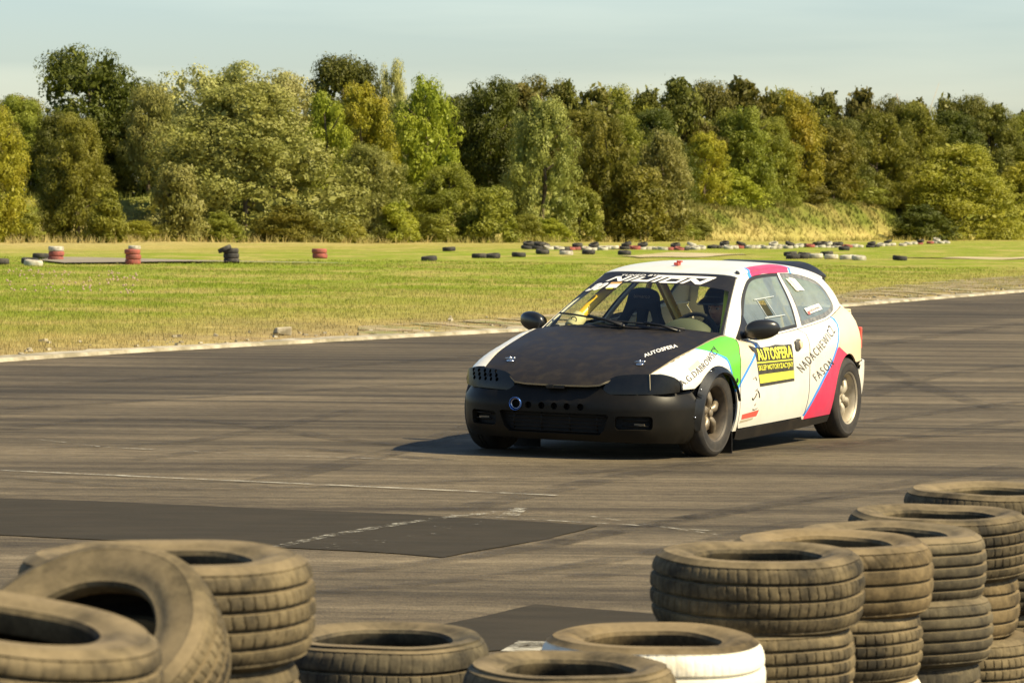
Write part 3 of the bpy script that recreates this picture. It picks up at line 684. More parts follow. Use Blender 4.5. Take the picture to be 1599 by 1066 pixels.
# wheels
RT = .289
tprof = [(.190, -.085), (.200, -.098), (.235, -.104), (.262, -.100), (.278, -.088), (.286, -.074), (.289, -.05), (.289, -.02), (.285, -.018), (.285, -.010), (.289, -.008), (.289, .008), (.285, .010), (.285, .018), (.289, .02), (.289, .05), (.286, .074), (.278, .088), (.262, .100), (.252, .1035), (.250, .102), (.235, .104), (.212, .1015), (.200, .098), (.190, .085)]
tprof = [(r if r > .23 else .23-(.23-r)*1.42, y) for r, y in tprof]
tyv, tyf = lathe(tprof, 72, 'y')
rprof = [(.150, -.08), (.175, -.08), (.185, -.088), (.196, -.088), (.200, -.080), (.190, -.07), (.178, -.05), (.178, .05), (.190, .075), (.200, .088), (.206, .094), (.203, .098), (.196, .094), (.187, .084), (.172, .055), (.168, .02), (.165, -.04), (.150, -.06)]
rprof = [(r*.925, y) for r, y in rprof]; rv, rf = lathe(rprof, 64, 'y'); ridx = [1 if (j % (len(rprof)-1)) in (9, 10, 11, 12, 13, 14, 15) else 0 for j in range(len(rf))]
RDUST = pmat('rim_brake_dust', (.045, .034, .022), .6, col2=(.09, .068, .045), nscale=10)
def spoke(ang):
    V, F = [], []; rs = [.035, .065, .095, .125, .15, .170]; ws = [.024, .026, .031, .034, .031, .036]; hs = [.045, .062, .066, .058, .050, .045]
    n = 12
    for r, w_, h in zip(rs, ws, hs):
        for k in range(n):
            a = 2*PI*k/n; V.append((r*.925, h-.020+.022*math.sin(a), w_*.95*math.cos(a)))
    for i in range(len(rs)-1):
        for k in range(n): F.append((i*n+k, (i+1)*n+k, (i+1)*n+(k+1) % n, i*n+(k+1) % n))
    c, s = math.cos(ang), math.sin(ang)
    return [Vector((x*c-z*s, y, x*s+z*c)) for x, y, z in V], F
def wheel(x, s, mat, st=0, outer=.85, rot=0, z=RT):
    w_ = empty('wheel', (x, s*(outer-.104), z)); w_.parent = car; w_.rotation_euler = (0, 0, st if s > 0 else PI+st)
    mk('tyre', tyv, tyf, TYRE, w_, True, None, 50); rim = mk('rim', rv, rf, [mat, RDUST if mat == RIMM else mat], w_, True, ridx, 50)
    parts = []
    for k in range(5):
        V, F = spoke(rot+k*2*PI/5); mk('spoke', V, F, mat, w_)
    V, F = lathe([(.0001, .066), (.018, .066), (.026, .060), (.028, .045), (.042, .045), (.055, .035), (.058, 0), (.05, -.04), (.0001, -.04)], 28, 'y'); mk('hub', V, F, mat, w_, True, None, 40)
    
    for a in [rot+.4+k*PI/2 for k in range(4)]: mk('wheel_nut', *sphere((.038*math.cos(a), .045, .038*math.sin(a)), .0075, 8, 6), DARK, w_)
    V, F = lathe([(.0001, -.02), (.13, -.02), (.13, -.03), (.0001, -.03)], 40, 'y'); mk('brake_disc', V, F, pmat('brake_iron', (.12, .10, .085), .5, metal=.6) if 'brake_iron' not in bpy.data.materials else bpy.data.materials['brake_iron'], w_, True, None, 40)
wheel(0, 1, RIMM, -.035, .855, .25); wheel(0, -1, RIMM, -.035, .855); wheel(-2.57, 1, RIMW, 0, .832, .9); wheel(-2.57, -1, RIMW, 0, .832)
# wipers
def wiper(a0, t0, a1, t1, ap, tp):
    P = [Vector(WS(a0+(a1-a0)*k/8, t0+(t1-t0)*k/8))+Vector((.012, 0, .012)) for k in range(9)]
    V, F = tube(P, .007, 6); mid = P[4]; pv = Vector(WS(ap, tp))+Vector((.03, 0, .012))
    V2, F2 = tube([pv, pv*.5+mid*.5+Vector((.012, 0, .016)), mid+Vector((.004, 0, .012))], [.011, .008, .006], 6); V3, F3 = sphere(pv, .015, 10, 6)
    o = body(mk('wiper', V, F, RUBSEAL, car)); mk('wiper_arm', *merge((V2, F2), (V3, F3)), BLACK, o)
wiper(-.93, .24, -.02, .035, .02, .0); wiper(-.20, .075, .64, .02, .60, -.02)

# ------------------------------------------------------------------ lettering
def text_mesh(s, bold=0.0, spacing=1.0):
    cu = bpy.data.curves.new('lettering', 'FONT'); cu.body = s; cu.size = 1; cu.offset = bold; cu.space_character = spacing; cu.resolution_u = 3
    o = bpy.data.objects.new('lettering', cu); C.objects.link(o); bpy.context.view_layer.update()
    me = bpy.data.meshes.new_from_object(o.evaluated_get(bpy.context.evaluated_depsgraph_get())); bpy.data.objects.remove(o); bpy.data.curves.remove(cu)
    bm = bmesh.new(); bm.from_mesh(me); bmesh.ops.triangulate(bm, faces=bm.faces); bmesh.ops.subdivide_edges(bm, edges=[e_ for e_ in bm.edges if e_.calc_length() > .12], cuts=2); bmesh.ops.triangulate(bm, faces=bm.faces); bmesh.ops.remove_doubles(bm, verts=bm.verts, dist=1e-5)
    V = [v.co.copy() for v in bm.verts]; F = [tuple(v.index for v in f.verts) for f in bm.faces]; bm.free(); bpy.data.meshes.remove(me)
    xs = [v.x for v in V]; ys = [v.y for v in V]; x0, x1, y0, y1 = min(xs), max(xs), min(ys), max(ys)
    return [((v.x-x0)/(x1-x0), (v.y-y0)/(y1-y0)) for v in V], F
def letter(s, quad, fn, mat, parent, bold=0.0, spacing=1.0, off=.0026, name='lettering', vf=None, cen=(-1.2, 0, .4)):
    """quad: bl, br, tr, tl in surface coordinates"""
    V2, F = vf or text_mesh(s, bold, spacing); V = []
    Cn = Vector(cen)
    for u, v in V2:
        a = [(quad[0][k]*(1-u)+quad[1][k]*u)*(1-v)+(quad[3][k]*(1-u)+quad[2][k]*u)*v for k in (0, 1)]
        p = Vector(fn(*a)); e = 1e-3; n = (Vector(fn(a[0]+e, a[1]))-p).cross(Vector(fn(a[0], a[1]+e))-p).normalized()
        if n.dot(p-Cn) < 0: n = -n
        V.append(p+n*off)
    FF = []
    for f in F:
        nn = (V[f[1]]-V[f[0]]).cross(V[f[2]]-V[f[0]]); FF.append(f if nn.dot(V[f[0]]-Cn) > 0 else (f[0], f[2], f[1]))
    return mk(name, V, FF, mat, parent, False)
SS = lambda x, z: S(x, z2v(x, z))
def patch(name, poly, fn, mat, parent, off=.0012, step=.03, cen=(-1.2, 0, .4)):
    return panel(name, fn, poly, mat, parent, step=step, flange=0, off=off, cen=cen)
# door sticker
stq = [(-.683, .492), (-1.318, .492), (-1.272, .752), (-.552, .78)]
def q2(u, v, q=stq): return tuple((q[0][k]*(1-u)+q[1][k]*u)*(1-v)+(q[3][k]*(1-u)+q[2][k]*u)*v for k in (0, 1))
stk = patch('door_sticker', [q2(0, 0), q2(1, 0), q2(1, .5), q2(1, .985), q2(.8, .97), q2(.6, .985), q2(.45, .95), q2(.25, .93), q2(.12, .93), q2(0, 1.0), q2(.03, .80)], SS, STBLACK, do)
def sub(a, b, c, d): return [q2(a, c), q2(b, c), q2(b, d), q2(a, d)]
patch('sticker_bar', sub(.02, .97, .555, .59), SS, YELLOW, stk, .0022); patch('sticker_band', sub(.02, 1.0, .08, .285), SS, YELLOW, stk, .0022)
letter('AUTOSFERA', [q2(.06, .62), q2(.97, .63), q2(.97, .945), q2(.06, .90)], SS, YELLOW, stk, .030, 1.0, .0042)
letter('SKLEP MOTORYZACYJNY', [q2(.03, .345), q2(.98, .345), q2(.98, .515), q2(.03, .515)], SS, YELLOW, stk, .02, 1.0, .0042)
# names
letter('A.G.DĄBROWSCY', [(.497, .560), (-.10, .752), (-.115, .795), (.531, .602)], SS, INK, bpy.data.objects['front_fender'], 0, 1.12, .0028)
letter('NADACHEWICZ', [(-1.472, .538), (-2.218, .786), (-2.144, .834), (-1.346, .590)], SS, INK, qo, -.006, 1.3, .003)
letter('FASON', [(-1.76, .462), (-2.139, .555), (-2.037, .607), (-1.666, .512)], SS, INK, qo, -.006, 1.4, .003)
patch('red_sticker', [(-.40, .292), (-.66, .297), (-.69, .337), (-.40, .325)], SS, REDM, do); patch('yellow_sticker', [(-.385, .268), (-.60, .278), (-.61, .290), (-.385, .285)], SS, PALE, do)
# worn rider mark above the red sticker
def strokes(name, polys, fn, mat, parent, off=.003):
    V, F = [], []
    for pl, w_ in polys:
        P = [Vector(fn(*p)) for p in dens(pl, .02, False)]
        vv, ff = tube([p+Vector((0, off, 0)) for p in P], w_, 5); V, F = merge((V, F), (vv, ff))
    return mk(name, V, F, mat, parent)
strokes('worn_emblem', [([(-.545, .425), (-.565, .412), (-.60, .43), (-.625, .452)], .0042), ([(-.64, .470), (-.665, .452), (-.675, .42)], .0035), ([(-.605, .47), (-.635, .48)], .003)], SS, INK, do)
strokes('faded_marks', [([(-.56, .555), (-.60, .565), (-.62, .54)], .003), ([(-.60, .375), (-.615, .385)], .004), ([(-.57, .35), (-.60, .345), (-.65, .352)], .003)], SS, INK2, do)
# panel dents / holes on wing
V, F = sphere(Vector(SS(-.285, .56)), (.016, .006, .016), 10, 6); mk('latch_hole', V, F, DARK, bpy.data.objects['front_fender'])
patch('faded_strip', [(.36, .655), (.20, .70), (.20, .72), (.36, .675)], SS, pmat('faded_yellow', (.78, .76, .35), .5), bpy.data.objects['front_fender'])
# bonnet lettering
letter('AUTOSFERA', [(.357, .445), (.051, .551), (-.002, .515), (.300, .406)], lambda x, y: HD(x, y), LETW, hood, .03, 1.05, .0045, cen=(0, 0, 0))
# windscreen lettering
cw = (-1.2, 0, .6)
def Z1m(px, py):
    """zoomed banner drawing -> windscreen coordinates"""
    U = (px-80)/(1490-80); v = (235-py)/(235-135)
    return U, v
AW = lambda u, v: (-.735+u*(1.47), .795+.125*v)
def ban(px, py):
    # straight rows of the banner run nearly level: remove the drawing's own slope
    base = 207+(px-80)*(246-207)/(1340-80); topy = 133+(px-735)*(165-133)/(1490-735)
    v = (base-py)/(base-topy); u = (px-80)/(1490-80)
    return (BU0+(BU1-BU0)*u, BV0+(BV1-BV0)*v)
BU0, BU1, BV0, BV1 = -.78, .75, .785, .945
polys = [[(80, 195), (165, 140), (235, 140), (295, 183), (345, 145), (400, 145), (312, 207), (265, 207), (195, 160), (125, 197)],
         [(345, 208), (450, 148), (500, 150), (398, 210)],
         [(440, 213), (530, 156), (585, 158), (532, 193), (648, 197), (735, 152), (788, 154), (675, 221)],
         [(735, 133), (1490, 166), (1465, 187), (712, 155)],
         [(718, 223), (818, 162), (870, 164), (770, 225)],
         [(818, 226), (915, 166), (1140, 178), (1050, 238), (850, 235), (818, 226), (893, 214), (915, 218), (1028, 218), (1072, 190), (945, 183), (893, 214)],
         [(1085, 239), (1185, 181), (1245, 183), (1315, 218), (1385, 188), (1455, 190), (1340, 247), (1280, 246), (1197, 203), (1130, 241)]]
wsl = []
for k, pl in enumerate(polys):
    body(panel('banner_letter', WS, [ban(*q) for q in pl], LETW, car, step=.05, flange=0, off=.0035, cen=cw))
body(letter('TUNED BY', [ban(205, 138), ban(715, 150), ban(735, 128), ban(215, 116)], WS, LETW, car, .02, 1.1, .0035, cen=cw))
body(letter('30', [(-.95, .63), (-.73, .63), (-.655, .775), (-.865, .775)], WS, LETW, car, .07, .95, .0035, name='race_number', cen=cw))
body(patch('licence_sticker', [(-.655, .665), (-.49, .665), (-.49, .775), (-.655, .775)], WS, LETW, car, .003, cen=cw))
body(patch('licence_sticker_top', [(-.655, .745), (-.49, .745), (-.49, .775), (-.655, .775)], WS, pmat('orange_print', (.75, .40, .12), .5), car, .0045, cen=cw))
body(patch('licence_sticker_foot', [(-.63, .645), (-.53, .645), (-.53, .665), (-.63, .665)], WS, YELLOW, car, .0045, cen=cw))
# quarter window stickers
QW = lambda x, z: (x, YG(x, z)+.002, z)
patch('window_sticker', [(-2.01, 1.165), (-2.12, 1.15), (-2.14, 1.07), (-2.03, 1.075)], QW, LETW, ql, .004); patch('window_sticker', [(-1.945, 1.16), (-2.0, 1.155), (-2.025, 1.07), (-1.975, 1.075)], QW, pmat('worn_print', (.55, .45, .38), .5, col2=(.75, .72, .6), nscale=60), ql, .004)
patch('name_sticker', [(-1.93, .915), (-2.27, .935), (-2.25, .975), (-1.91, .955)], QW, LETW, ql, .004); patch('name_sticker_flag', [(-1.935, .913), (-1.985, .915), (-1.98, .935), (-1.93, .933)], QW, REDM, ql, .006)
letter('nadachewicz', [(-1.98, .925), (-2.25, .943), (-2.24, .965), (-1.97, .948)], QW, INK2, ql, .01, 1, .006)
letter('bimarco', [(-.065, 1.02), (.065, 1.02), (.065, 1.045), (-.065, 1.045)], lambda y, z: (-1.20-(z-.4)*.22+.9*y*y, -.29+y, z), INK2, st, .0, 1, .036, cen=(-3.5, -.29, .8))
# ------------------------------------------------------------------ the driver
CB = car.matrix_basis @ MB
def skin_body(name, joints, bones, mat, parent, root=0, lv=2):
    me = bpy.data.meshes.new(name); me.from_pydata([j[0] for j in joints], bones, [])
    o = bpy.data.objects.new(name, me); C.objects.link(o); o.parent = parent
    m = o.modifiers.new('skin', 'SKIN'); me.skin_vertices or None
    for i, j in enumerate(joints):
        r = j[1]; me.skin_vertices[0].data[i].radius = (r, r) if not hasattr(r, '__len__') else r
        me.skin_vertices[0].data[i].use_root = (i == root)
    ss = o.modifiers.new('sub', 'SUBSURF'); ss.levels = lv; ss.render_levels = lv
    bpy.context.view_layer.update()
    dg = bpy.context.evaluated_depsgraph_get(); m2 = bpy.data.meshes.new_from_object(o.evaluated_get(dg)); o.modifiers.clear(); o.data = m2
    m2.materials.clear(); m2.materials.append(mat); m2.polygons.foreach_set('use_smooth', [True]*len(m2.polygons)); return o
drv = bpy.data.objects.new('person', None); C.objects.link(drv)
meta(drv, 'driver in black suit and peaked open-face helmet, seated behind the steering wheel', 'person')
drv.matrix_world = CB @ Matrix.Translation((-1.22, .29, -.03))
J = [((-.22, 0, .44), (.14, .17)), ((-.22, 0, .58), (.13, .165)), ((-.20, 0, .72), (.12, .18)), ((-.18, 0, .82), (.085, .13)), ((-.15, 0, .875), (.058, .06)), ((-.12, 0, .93), (.055, .055))]
E_ = [(0, 1), (1, 2), (2, 3), (3, 4), (4, 5)]
for s in (1, -1):
    b = len(J)
    J += [((-.17, s*.19, .80), .062), ((-.02, s*.25, .62), .048), ((.22, s*.19, .74), .036), ((.31, s*.155, .80), .026), ((.345, s*.15, .825), (.018, .034))]
    E_ += [(3, b), (b, b+1), (b+1, b+2), (b+2, b+3), (b+3, b+4)]
    for k in range(4):
        y = s*(.135+.012*k); z0 = .80+.018*k; c = len(J)
        J += [((.375, y, z0+.01), .0095), ((.405, y, z0+.004), .009), ((.408, y, z0-.022), .008)]
        E_ += [(b+4, c), (c, c+1), (c+1, c+2)]
    c = len(J); J += [((.35, s*.118, .83), .010), ((.375, s*.108, .815), .009)]; E_ += [(b+3, c), (c, c+1)]
    h = len(J); J += [((-.12, s*.10, .43), .085), ((.32, s*.13, .50), .062), ((.52, s*.12, .32), .042), ((.56, s*.12, .27), .04), ((.66, s*.12, .28), .032)]
    E_ += [(0, h), (h, h+1), (h+1, h+2), (h+2, h+3), (h+3, h+4)]
skin_body('body', J, E_, SUIT, drv)
# head with a face, looking ahead and slightly to its right
V, F = [], []; n, m = 40, 28
for j in range(m+1):
    ph = PI*j/m; zz = -math.cos(ph); rr_ = math.sin(ph)
    for i in range(n):
        a = 2*PI*i/n; x, y = math.cos(a)*rr_, math.sin(a)*rr_
        X = x*.095*(1-.08*(zz < 0)*abs(zz)); Y = y*.074*(1-.28*max(0, -zz)**1.5); Z = zz*.118
        f = max(0, x)
        fr = f**3
        X += fr*(.022*math.exp(-((y/.16)**2))*math.exp(-((zz+.16)/.15)**2)*2.0)       # nose
        X += fr*.006*math.exp(-((y/.5)**2))*math.exp(-((zz-.16)/.08)**2)               # brow
        for sy in (-1, 1): X -= fr*.012*math.exp(-(((y-sy*.42)/.18)**2))*math.exp(-((zz-.04)/.09)**2)   # eye sockets
        X += fr*.007*math.exp(-((y/.30)**2))*(math.exp(-((zz+.42)/.04)**2)+math.exp(-((zz+.52)/.045)**2))  # lips
        X -= fr*.004*math.exp(-((y/.28)**2))*math.exp(-((zz+.47)/.025)**2)
        X += fr*.010*math.exp(-((y/.35)**2))*math.exp(-((zz+.78)/.14)**2)              # chin
        V.append(Vector((X, Y, Z)))
for j in range(m):
    for i in range(n): F.append((j*n+i, j*n+(i+1) % n, (j+1)*n+(i+1) % n, (j+1)*n+i))
hm = Matrix.Translation((-.10, 0, 1.005)) @ Matrix.Rotation(-.18, 4, 'Z') @ Matrix.Rotation(.06, 4, 'Y')
hd = mk('head', V, F, SKIN, drv); hd.matrix_local = hm
for sy in (-1, 1):
    v, f = sphere((.079, sy*.031, .006), (.012, .014, .010), 12, 8); mk('eye', v, f, pmat('eye_white', (.45, .40, .36), .4) if 'eye_white' not in bpy.data.materials else bpy.data.materials['eye_white'], hd); v, f = sphere((.0895, sy*.031, .006), (.003, .006, .006), 10, 6); mk('iris', v, f, INK, hd)
    v, f = tube([(.093, sy*.014, .024), (.094, sy*.032, .029), (.088, sy*.048, .025)], .0028, 6); mk('eyebrow', v, f, INK, hd)
v, f = tube([(.093, -.02, -.054), (.0975, 0, -.053), (.093, .02, -.054)], .0022, 6); mk('mouth', v, f, pmat('lip', (.22, .07, .05), .5), hd)
# helmet shell: open at the face, with peak and chin strap
HELM = pmat('helmet_black', (.012, .012, .013), .3, spec=.6)
V, F = [], []; n, m = 48, 26; keep = {}
def hp(a, ph, k): return Vector((math.cos(a)*math.sin(ph)*.132*k-.008, math.sin(a)*math.sin(ph)*.118*k, -math.cos(ph)*.140*k+.028))
for j in range(m+1):
    for i in range(n): V.append(hp(2*PI*i/n, PI*.18+PI*.82*j/m, 1))
def opened(i, j):
    a = (2*PI*(i+.5)/n+PI) % (2*PI)-PI; ph = PI*.18+PI*.82*(j+.5)/m
    return abs(a) < 1.02 and ph < PI*.62
for j in range(m):
    for i in range(n):
        if not opened(i, j): F.append((j*n+i, j*n+(i+1) % n, (j+1)*n+(i+1) % n, (j+1)*n+i))
hl = mk('helmet', V, F, HELM, drv); hl.matrix_local = hm; mo = hl.modifiers.new('thick', 'SOLIDIFY'); mo.thickness = .022; mo.offset = -1
V, F = [], []
for i in range(13):
    a = -.95+1.9*i/12
    for r, z in ((.118, .080), (.175, .062), (.205, .040)):
        rr_ = r*(1-.25*(a/.95)**2) if r > .15 else r
        V.append((math.cos(a)*rr_, math.sin(a)*(rr_*.85 if r > .15 else .106), z-.01*(a/.95)**2))
for i in range(12):
    for k in range(2): F.append((i*3+k, (i+1)*3+k, (i+1)*3+k+1, i*3+k+1))
pk_ = mk('helmet_peak', V, F, HELM, hl); mo = pk_.modifiers.new('thick', 'SOLIDIFY'); mo.thickness = .006
v, f = box((.055, .112, .055), (.07, .012, .035)); o = mk('helmet_flash', v, f, pmat('neon_yellow', (.45, .80, .02), .4), hl, False); bevel(o, .005)
v, f = tube(smoothp([(.02, .095, -.05), (.05, .06, -.115), (.06, 0, -.128), (.05, -.06, -.115), (.02, -.095, -.05)], 4), .016, 8); mk('chin_strap', v, f, SUIT, hl)
# ------------------------------------------------------------------ ground, track and markings
EDGE = [G(*q) for q in ((0, 566), (200, 552), (400, 541), (600, 529.5), (800, 519), (1060, 498), (1330, 478.5), (1480, 466), (1599, 456.5))]
EDGE = [EDGE[0]+(EDGE[0]-EDGE[1])*k for k in (9, 4, 1.5)]+EDGE+[EDGE[-1]+(EDGE[-1]-EDGE[-2])*k for k in (1, 3, 8, 20)]
EX = np.array([p.y for p in EDGE]); EY = np.array([p.x for p in EDGE])
def edge_x(Y): return np.interp(Y, EX, EY)       # the track's far edge as X(Y): grass lies to the left of it
P0 = np.array([-5.31, 39.8]); En = np.array([-.937, .351])
def edist(X, Y): return (X-P0[0])*En[0]+(Y-P0[1])*En[1]
def base_line(X, Y):
    """distance Y at which the embankment starts, seen in direction X/Y"""
    u = X/np.maximum(Y, 1)*FPX+800
    return np.interp(u, [-1500, -200, 0, 800, 1300, 1600, 2600], [170, 172, 178, 208, 262, 300, 330])
def hts(X, Y):
    X = np.asarray(X, float); Y = np.asarray(Y, float)
    d = edist(X, Y); g = np.clip(d/1.2, 0, 1)*.05+np.clip((d-1)/8, 0, 1)*.05
    g = g*(Y < 400)-.03*(d < .0)
    und = .05*np.sin(X*.21+1.3)*np.sin(Y*.13)+.03*np.sin(X*.55+Y*.4)
    g = g+und*np.clip((d-2)/10, 0, 1)
    bl = base_line(X, Y); t = np.clip((Y-bl-5)/9, 0, 1); t = t*t*(3-2*t)
    return g+t*(2.6+.35*np.sin(X*.35)+.3*np.sin(X*.13+2))
ys = np.concatenate([np.arange(-30, 30, 3), np.arange(30, 110, 1.0), np.arange(110, 170, 3), np.arange(170, 340, 2.0), np.geomspace(340, 2600, 18)])
xs_ = np.concatenate([-np.geomspace(1600, 62, 10), np.arange(-60, 90, 1.25), np.geomspace(92, 1600, 10)])
gx, gy = np.meshgrid(xs_, ys); gz_ = hts(gx, gy)
Vg = np.stack([gx, gy, gz_], -1).reshape(-1, 3); nx_ = len(xs_); ii = np.arange((len(ys)-1)*nx_).reshape(len(ys)-1, nx_)[:, :-1].ravel()
def grass_color(nt, L):
    tc = nt.nodes.new('ShaderNodeNewGeometry'); P = tc.outputs['Position']
    sub_ = nt.nodes.new('ShaderNodeVectorMath'); sub_.operation = 'DOT_PRODUCT'; L(P, sub_.inputs[0]); sub_.inputs[1].default_value = (-.937, .351, 0)
    n1 = nt.nodes.new('ShaderNodeTexNoise'); n1.inputs['Scale'].default_value = .22; n1.inputs['Detail'].default_value = 6; n1.inputs['Roughness'].default_value = .65; L(P, n1.inputs[0])
    n2 = nt.nodes.new('ShaderNodeTexNoise'); n2.inputs['Scale'].default_value = 2.6; n2.inputs['Detail'].default_value = 7; n2.inputs['Roughness'].default_value = .7; L(P, n2.inputs[0])
    def math_(op, a, b):
        m = nt.nodes.new('ShaderNodeMath'); m.operation = op
        for i, v in enumerate((a, b)):
            if isinstance(v, (int, float)): m.inputs[i].default_value = v
            else: L(v, m.inputs[i])
        return m.outputs[0]
    d = math_('SUBTRACT', sub_.outputs['Value'], 18.945)
    j = math_('ADD', math_('MULTIPLY', math_('SUBTRACT', n1.outputs[0], .5), 16), math_('MULTIPLY', math_('SUBTRACT', n2.outputs[0], .5), 4))
    d = math_('ADD', d, math_('MULTIPLY', j, math_('MINIMUM', math_('MAXIMUM', math_('DIVIDE', d, 6), .12), 1)))
    r = nt.nodes.new('ShaderNodeValToRGB'); r.color_ramp.interpolation = 'LINEAR'
    L(math_('DIVIDE', d, 150), r.inputs[0])
    st_ = [(0, (.42, .31, .17)), (.008, (.34, .27, .11)), (.018, (.36, .32, .09)), (.034, (.32, .32, .06)), (.060, (.24, .29, .028)), (.24, (.24, .30, .028)), (.32, (.34, .32, .07)), (.40, (.46, .38, .15)), (.80, (.48, .38, .17)), (1, (.40, .33, .12))]
    e = r.color_ramp.elements; e[0].position = 0; e[0].color = (*st_[0][1], 1); e[1].position = 1; e[1].color = (*st_[-1][1], 1)
    for p, c in st_[1:-1]: q = e.new(p); q.color = (*c, 1)
    # straw patches
    n3 = nt.nodes.new('ShaderNodeTexNoise'); n3.inputs['Scale'].default_value = .30; n3.inputs['Detail'].default_value = 8; n3.inputs['Roughness'].default_value = .7; L(P, n3.inputs[0])
    r3 = nt.nodes.new('ShaderNodeValToRGB'); r3.color_ramp.elements[0].position = .47; r3.color_ramp.elements[1].position = .60; L(n3.outputs[0], r3.inputs[0])
    mx = nt.nodes.new('ShaderNodeMix'); mx.data_type = 'RGBA'; L(math_('MULTIPLY', r3.outputs[0], .75), mx.inputs[0]); L(r.outputs[0], mx.inputs[6]); mx.inputs[7].default_value = (.48, .38, .14, 1)
    sx = nt.nodes.new('ShaderNodeSeparateXYZ'); L(P, sx.inputs[0]); bh = nt.nodes.new('ShaderNodeMapRange'); bh.inputs[1].default_value = .45; bh.inputs[2].default_value = 1.3; L(sx.outputs[2], bh.inputs[0])
    rb_ = nt.nodes.new('ShaderNodeValToRGB'); rb_.color_ramp.elements[0].position = .45; rb_.color_ramp.elements[1].position = .66; rb_.color_ramp.elements[0].color = (.15, .17, .03, 1); rb_.color_ramp.elements[1].color = (.30, .25, .08, 1); L(n1.outputs[0], rb_.inputs[0])
    mb = nt.nodes.new('ShaderNodeMix'); mb.data_type = 'RGBA'; L(bh.outputs[0], mb.inputs[0]); L(mx.outputs[2], mb.inputs[6]); L(rb_.outputs[0], mb.inputs[7])
    return mb.outputs[2], n2.outputs[0]
gm, gnt, gb = newmat('grass_ground'); gc, gn = grass_color(gnt, gnt.links.new)
mm = gnt.nodes.new('ShaderNodeMix'); mm.data_type = 'RGBA'; mm.blend_type = 'MULTIPLY'; mm.inputs[0].default_value = 1
rr2 = gnt.nodes.new('ShaderNodeValToRGB'); rr2.color_ramp.elements[0].position = .3; rr2.color_ramp.elements[1].position = .7; rr2.color_ramp.elements[0].color = (.55, .55, .5, 1); rr2.color_ramp.elements[1].color = (1.1, 1.1, 1.05, 1)
gnt.links.new(gn, rr2.inputs[0]); gnt.links.new(gc, mm.inputs[6]); gnt.links.new(rr2.outputs[0], mm.inputs[7]); gnt.links.new(mm.outputs[2], gb.inputs['Base Color']); gb.inputs['Roughness'].default_value = .95; gb.inputs['Specular IOR Level'].default_value = .1
bpn = gnt.nodes.new('ShaderNodeBump'); bpn.inputs['Strength'].default_value = .8; bpn.inputs['Distance'].default_value = .12; gnt.links.new(gn, bpn.inputs['Height']); gnt.links.new(bpn.outputs[0], gb.inputs['Normal'])
ground = mkfast('ground', Vg, np.stack([ii, ii+1, ii+1+nx_, ii+nx_], 1), [gm], True); meta(ground, kind='structure')

# asphalt
am, ant, ab = newmat('track_asphalt'); L = ant.links.new
def N(t, **k):
    n = ant.nodes.new(t)
    for a, b in k.items():
        if a in n.inputs: n.inputs[a].default_value = b
        else: setattr(n, a, b)
    return n
tc = N('ShaderNodeTexCoord')
wn = N('ShaderNodeTexNoise'); wn.inputs['Scale'].default_value = .16; wn.inputs['Detail'].default_value = 3; L(tc.outputs['Object'], wn.inputs[0])
wv = N('ShaderNodeVectorMath'); wv.operation = 'MULTIPLY_ADD'; L(wn.outputs['Color'], wv.inputs[0]); wv.inputs[1].default_value = (.9, .9, 0); L(tc.outputs['Object'], wv.inputs[2]); WARP = wv.outputs[0]
def strk(rot, sx, sy, detail=5, rough=.6):
    mp = N('ShaderNodeMapping'); mp.inputs['Rotation'].default_value = (0, 0, rot); mp.inputs['Scale'].default_value = (sx, sy, 1)
    n = N('ShaderNodeTexNoise'); n.inputs['Scale'].default_value = 1; n.inputs['Detail'].default_value = detail; n.inputs['Roughness'].default_value = rough
    L(WARP, mp.inputs[0]); L(mp.outputs[0], n.inputs[0]); return n.outputs[0]
def ramp(src, a, b, ca, cb):
    r = N('ShaderNodeValToRGB'); r.color_ramp.elements[0].position = a; r.color_ramp.elements[1].position = b; r.color_ramp.elements[0].color = (*ca, 1); r.color_ramp.elements[1].color = (*cb, 1); L(src, r.inputs[0]); return r.outputs[0]
def mul(a, b, f=1.0, bt='MULTIPLY'):
    m = N('ShaderNodeMix'); m.data_type = 'RGBA'; m.blend_type = bt; m.inputs[0].default_value = f; L(a, m.inputs[6]); L(b, m.inputs[7]); return m.outputs[2]
# streaks of rubber along the driving line (two directions), speckle of chippings, old paint wear
c0 = ramp(strk(-math.radians(62), .07, 1.5), .36, .64, (.074, .061, .041), (.195, .161, .112))
c1 = ramp(strk(-math.radians(66), .08, 3.6, 6, .7), .36, .62, (.72, .70, .68), (1.04, 1.04, 1.04))
c2 = ramp(strk(-math.radians(38), .12, 3.0, 4), .44, .56, (.80, .79, .78), (1, 1, 1))
c3 = ramp(strk(0, 7, 14, 8, .8), .36, .66, (.60, .59, .57), (1.32, 1.32, 1.28))
c4 = ramp(strk(0, 90, 90, 3, .7), .38, .70, (.66, .66, .66), (1.65, 1.63, 1.55))
c5 = ramp(strk(.4, .35, .35, 5, .6), .38, .62, (.74, .73, .71), (1.10, 1.09, 1.06))
col = mul(mul(mul(mul(mul(c0, c1), c2), c3), c4), c5)
